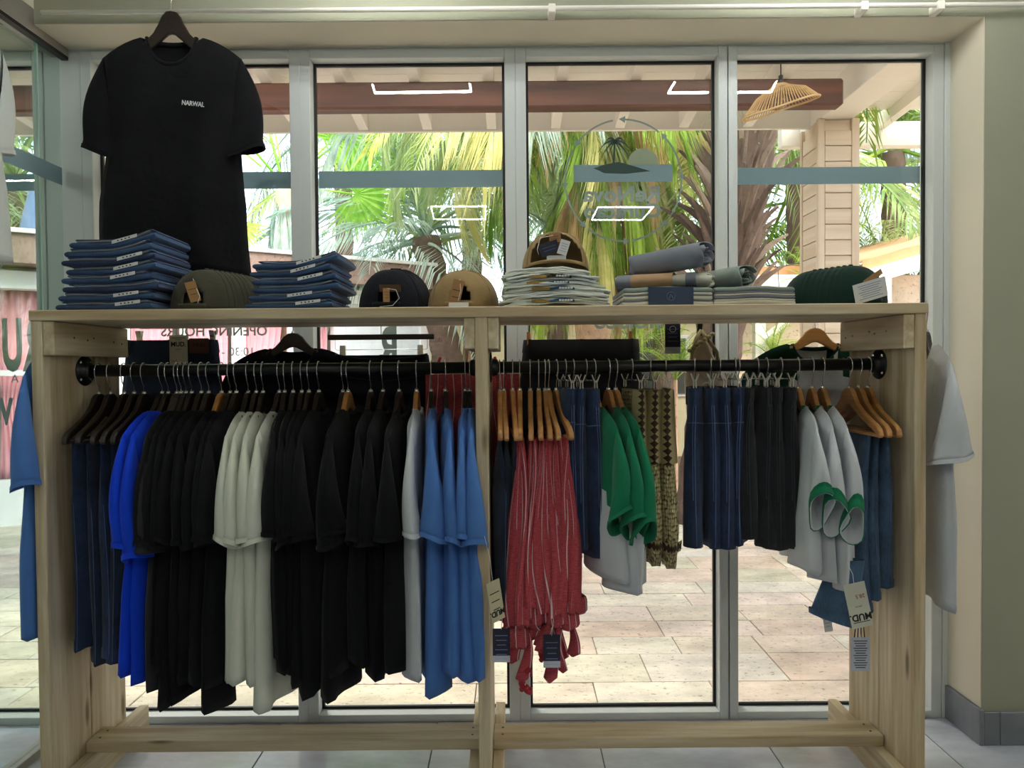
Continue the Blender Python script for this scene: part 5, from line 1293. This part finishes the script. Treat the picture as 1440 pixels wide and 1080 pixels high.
text_mesh('MUD.', .0235, INK, cd_, (0, -.0007, .018), name='card_lettering', scale=(.95, 1, 1.35), bold=.0006); text_mesh('J E A N S', .005, INK, cd_, (0, -.0007, .006), name='card_lettering'); text_mesh('21.5', .013, INKR, cd_, (-.016, -.0007, -.040), name='card_lettering', scale=(.9, 1, 1.2))
MB().box((-.025, -.0008, .048), (.025, -.0005, .050)).build('printed_line', INK, cd_); MB().box((-.012, -.0008, .041), (.012, -.0005, .0425)).build('printed_line', INK, cd_)
q = P(279, 486, 2.59) - j1.location
pt_ = card(j1, 'leather_patch', .072, .054, (q.x, -.024, q.z), (0, 0, 0), plain('brown_leather', rgb(92, 54, 36), .7, var=.15, sc=30)); text_mesh('MUD', .022, plain('burnt_ink', rgb(52, 30, 20), .8), pt_, (0, -.0007, -.004), name='patch_lettering', scale=(.9, 1, 1.2))
mb = MB(); q = P(299, 468, YBk) - j1.location; clip_mesh(mb, q.x, .012); mb.build('steel_clip', STEEL, j1)
q2 = P(196, 468, YBk) - j1.location; mb = MB(); clip_mesh(mb, q2.x, .012); mb.build('steel_clip', STEEL, j1); MB().tube([(q2.x, 0, .045), (q.x, 0, .045)], .002, 6).build('clip_wire', STEEL, j1)
# black t-shirt on dark hanger
def flat_tee(px, ytop_px, by, Y, hm, col, label, hlabel, seed, hname='clothes_hanger', L=None, rz=0, **kw):
    x = P(px, ytop_px, Y).x; zt_ = P(px, ytop_px, Y).z
    h = copy_tree(hm); h.location = (x, Y, zt_ + .075); h.rotation_euler = (0, 0, rz); tag(h, hlabel, 'hanger')
    zc = zt_ - .056
    return make_tee('t_shirt', (x, Y, zc), rz, col, seed, L=L or zc - P(px, by, Y).z, label=label, **kw), x, zc
flat_tee(412, 468, 800, YBk, HD, FB['black'], 'black t-shirt hung flat against the second window behind the rail', 'dark wooden hanger of the black t-shirt facing the room', 310, bb=.03, sl=.3)
# dark skirt on a wooden clamp hanger
xk = P(536, 474, YBk); ch_ = empty('clamp_hanger', (xk.x, YBk, xk.z), 0, 'long dark wooden clamp hanger with steel clips behind the left rail', 'hanger')
wd = (P(610, 474, YBk).x - P(461, 474, YBk).x) / 2
MB().box((-wd, -.009, -.010), (wd, .009, .010), bev=.002).build('wooden_bar', DHANG, ch_)
MB().tube([(-wd + .025, 0, -.01), (-wd + .025, 0, -.042), (-wd + .03, 0, -.046), (wd - .03, 0, -.046), (wd - .025, 0, -.042), (wd - .025, 0, -.01)], .0014, 6).build('wire_frame', STEEL, ch_)
MB().tube([(0, 0, .01), (0, 0, .05)], .0016, 6).build('wire_hook', STEEL, ch_)
for px in (482, 591):
    q = P(px, 492, YBk) - ch_.location; MB().box((q.x - .010, -.010, -.075), (q.x + .010, .010, -.030), bev=.002).build('clip', STEEL, ch_)
sk, w0, L_ = flat_trousers(473, 602, 500, 690, fabric('navy_black_knit', (.010, .011, .017), .2), 'dark_skirt', 'blue black skirt with dipped waist hung by two steel clips', 'skirt', 320, STITCHD)
MB().tube([(w0 * (-1 + 2 * i / 12), -.018, .004 - .018 * (1 - (2 * i / 12 - 1) ** 2)) for i in range(13)], .004, 6).build('waist_binding', STITCHD, sk, True)
# red striped dress on a honey hanger behind the centre board
xd = P(657, 466, YBk); h = copy_tree(HL); h.location = (xd.x, YBk, xd.z + .075); tag(h, 'honey brown wooden hanger of the red striped dress behind the centre board', 'hanger')
dr = empty('striped_dress', (xd.x, YBk, P(657, 526, YBk).z), 0, 'dark red dress with thin white stripes behind the centre board', 'dress')
me, ring = drape_mesh(330, w=.23, L=.86, b0=.010, b1=.022, amp=.006, k=5, open_top=True, wtop=.205, taper=.03)
mkobj('dress_body', me, RED, dr, True)
for s in (-1, 1): MB().tube([(s * .12, 0, .0), (s * .11, -.004, .035), (s * .10, 0, .062)], .006, 6).build('shoulder_strap', REDP, dr, True)
# black denim skirt with wooden pegs
sk2, w0, _ = flat_trousers(737, 897, 478, 735, DEN['black'], 'black_denim_skirt', 'black denim skirt hung flat by wooden pegs behind the right rail', 'skirt', 340, STITCHD)
for px in (743, 886):
    q = P(px, 468, YBk) - sk2.location
    pg = MB()
    for s in (-1, 1): pg.prism([(s * .002, -.022), (s * .007, -.020), (s * .012, .03), (s * .007, .03), (s * .002, .005)], q.x - .006, q.x + .006, 'YZ')
    pg.build('wooden_peg', LHANG, sk2); MB().tube([(q.x, 0, .03), (q.x, 0, .056)], .0012, 5).build('peg_wire', STEEL, sk2)
# crochet bag with tag
bgx = P(985, 476, YBk); bag = empty('crochet_bag', (bgx.x, YBk, bgx.z), 0, 'cream crochet bag with scalloped strap hanging left of the third mullion', 'bag')
rows = []
for j in range(14):
    t = j / 13; ww = .010 + .062 * min(1, t * 1.8); rows.append([(-.0 + .02 * t + ww * math.cos(R(a)), .012 * (.4 + t) * math.sin(R(a)), -.30 * t + .02) for a in range(0, 360, 20)])
mkobj('bag_body', ringmesh('bag', rows), fabric('cream_crochet', rgb(212, 196, 170), .1), bag, True)
for s in (-1, 1):
    MB().tube([(s * .052 + .01, -.014, -.12), (s * .045 + .01, -.018, -.05), (s * .02, -.016, .0), (0, -.01, .03)], .007, 6).build('bag_strap', CROCH, bag, True)
sc_ = MB()
for i in range(7): sc_.lathe([(0, .008), (.007, .006), (.010, 0), (.007, -.006), (0, -.008)], 8, center=(-.045 + .014 * i, -.02, -.045 - .0 + .010 * i))
sc_.build('scallops', CROCH, bag, True)
for k_ in range(3):
    MB().tube([(.018 + .016 * math.cos(R(a)), -.022, -.13 - .05 * k_ + .016 * math.sin(R(a))) for a in range(0, 360, 30)], .004, 5, closed=True).build('crochet_ring', FB['creamtowel'], bag, True)
mb = MB(); clip_mesh(mb, -.004, .03); mb.build('clip', BLACKM, bag)
q = P(946, 476, 2.58); nt_ = empty('navy_price_tag', (q.x, 2.58, q.z), 0, 'navy price tag with white lower strip hanging below the shelf', 'price tag')
card(nt_, 'tag_card', .056, .086, (0, 0, .012), (0, 0, 0), NAVYC, 4, INKB); card(nt_, 'tag_strip', .056, .024, (0, -.0002, -.043), (0, 0, 0), plain('lilac_card', rgb(196, 196, 210), .8), 1, INKB)
MB().tube([(.011 * math.cos(R(a)), -.001, .034 + .011 * math.sin(R(a))) for a in range(0, 360, 24)], .0007, 4, closed=True).build('tag_emblem', INKW, nt_); string(nt_, [(0, 0, .052), (.002, 0, .07), (-.001, 0, .085)])
# green and white t-shirt
flat_tee(1146, 461, 640, YBk, HL, FB['lgrey'], 'white t-shirt with dark green raglan shoulders hung flat behind the right rail', 'honey brown wooden hanger of the green raglan t-shirt facing the room', 350, raglan=FB['dkgreen'], bb=.03, sl=.24)
# big black t-shirt above the shelf
nw, nx_, nz = flat_tee(241, 15, 372, 2.46, HD, FB['black'], 'large black t-shirt with small white print hanging above the shelf', 'dark wooden hanger of the large black t-shirt above the shelf', 360, sh=.236, sl=.30, sx=.072, hemw=.13, bb=.040, drop=.075, fdip=.095, rz=R(2), waist=.07)
nw.location.z = P(241, 52, 2.46).z
for o_ in bpy.data.objects:
    if o_.get('label') == 'dark wooden hanger of the large black t-shirt above the shelf': o_.scale = (.92, 1, 1.5); o_.location.z += .037
tx = P(272, 150, 2.42) - nw.location
text_mesh('NARWAL', .0215, INKW, nw, (tx.x, -.052, tx.z), name='chest_lettering', rot=(R(90), R(6), 0), bold=.0006, scale=(.82, 1, 1.1))
# t-shirts on the outer sides of the rack
def outer_tee(x, Y, zc, rz, col, L, label, hlabel, seed, **kw):
    h = copy_tree(HD); h.location = (x, Y, zc + .118); h.rotation_euler = (0, 0, rz); h.scale = (.62, 1, 1); tag(h, hlabel, 'hanger')
    return make_tee('t_shirt', (x, Y, zc), rz, col, seed, L=L, label=label, **kw)
zc = P(60, 500, 2.35).z; ob = outer_tee(-1.535, 2.36, zc, R(-90 + 17), FB['blue'], zc - P(45, 897, 2.15).z, 'blue t-shirt hanging on the outer left side of the rack', 'dark wooden hanger of the blue t-shirt outside the rack', 370, sl=.33, bs=.055, bb=.035, amp=.006)
zc = P(1330, 484, 2.35).z; ow = outer_tee(1.375, 2.36, zc, R(-90 - 14), FB['lgrey'], zc - P(1330, 855, 2.15).z, 'white t-shirt hanging on the outer right side of the rack', 'dark wooden hanger of the white t-shirt outside the rack', 371, sl=.29, bs=.055, bb=.034, amp=.010)
zt_ = 2.43; ot = outer_tee(-1.605, 2.04, zt_, R(90), FB['white'], .74, 'cream white t-shirt high on the left glass partition', 'dark wooden hanger of the t-shirt on the glass partition', 372, sl=.31, bb=.03, bs=.03, amp=.004)
# price tags and cards hanging from the rail garments
def hang_tag(px, ypx, Y, w_, h_, mat, label, lines=5, ink=INK, rz=0, name='price_tag', tilt=0, strip=True, up_=.05):
    q = P(px, ypx, Y); root = empty(name, (q.x, Y, q.z), rz, label, 'price tag'); root.rotation_euler = (0, tilt, rz)
    c = card(root, 'tag_card', w_, h_, (0, 0, 0), (0, 0, 0), mat, lines, ink)
    if strip: string(root, [(0, 0, h_ / 2 - .004), (.003, 0, h_ / 2 + up_ * .5), (-.002, .004, h_ / 2 + up_)])
    return root, c
t_, c_ = hang_tag(705, 907, 2.12, .052, .100, NAVYC, 'navy price tag hanging below the dark jeans by the centre board', 5, INKB); card(t_, 'tag_strip', .052, .020, (0, -.0006, -.042), (0, 0, 0), plain('lilac_card2', rgb(196, 196, 210), .8), 1, INKB)
t_, c_ = hang_tag(776, 915, 2.16, .052, .100, NAVYC, 'navy price tag hanging behind the ties of the striped trousers', 4, INKB); card(t_, 'tag_strip', .052, .020, (0, -.0006, -.042), (0, 0, 0), plain('lilac_card3', rgb(196, 196, 210), .8), 1, INKB)
t_, c_ = hang_tag(1210, 920, 2.07, .056, .100, plain('lilac_grey_card', rgb(186, 188, 198), .8), 'pale grey price tag with small print below the washed jeans', 12, INK)
for dx in (-.018, -.008, .002, .012): MB().tube([(dx, 0, .05), (dx * .8, 0, .08), (dx, .005, .11)], .0016, 5).build('tag_ribbon', BROWNK, t_)
t_, c_ = hang_tag(1207, 851, 2.02, .062, .130, plain('cream_card_b', rgb(206, 204, 186), .8), 'cream size card upside down on the washed jeans at the right', 0, INK, tilt=R(-12), strip=True, name='size_card')
text_mesh('MUD.', .027, INK, c_, (0, -.0008, -.026), name='card_lettering', rot=(R(90), R(180), 0), scale=(.95, 1, 1.35), bold=.0008); text_mesh('28.5', .016, INKR, c_, (.010, -.0008, .030), name='card_lettering', rot=(R(90), R(180), 0)); text_mesh('J E A N S', .005, INK, c_, (0, -.0008, -.002), name='card_lettering', rot=(R(90), R(180), 0))
MB().box((-.024, -.0009, -.050), (.024, -.0005, -.048)).build('printed_line', INK, c_)
t_, c_ = hang_tag(697, 845, 2.10, .050, .125, plain('cream_card_c', rgb(190, 184, 150), .8), 'cream size card upside down on the dark jeans by the centre board', 3, INK, tilt=R(-10), strip=True, name='size_card', rz=R(40), up_=.14)
text_mesh('MUD.', .024, INK, c_, (0, -.0008, -.030), name='card_lettering', rot=(R(90), R(180), 0), scale=(.95, 1, 1.35), bold=.0008)
t_, c_ = hang_tag(1164, 876, 2.2, .026, .055, PAPERW, 'small white care label below the washed jeans', 3, INKB, tilt=R(-8)); 
# the washed jeans' turned-up leg swinging left below the green trimmed shirts
tl = empty('turned_jeans', (P(1195, 800, 2.16).x, 2.16, P(1195, 800, 2.16).z), R(-12), 'washed blue jeans leg swung out below the green trimmed t-shirts', 'jeans')
rows = []
for j in range(12):
    t = j / 11; cx = .03 * t - .055 * t; zz = -.03 - .13 * t
    rows.append([(cx - .005 - (.048 + .018 * t) * math.cos(R(a)) - .02 * t, .020 * math.sin(R(a)), zz - .035 * t * math.cos(R(a)) * -.6 + (.06 * (1 - t))) for a in range(0, 360, 18)])
mkobj('jeans_leg', ringmesh('leg', rows), DEN['light'], tl, True)
mkobj('leg_hem', ringmesh('hem', [[(p[0] * 1.02, p[1] * 1.1, p[2] + dz) for p in rows[-1]] for dz in (.016, .008, -.001)]), DEN['light'], tl, True)
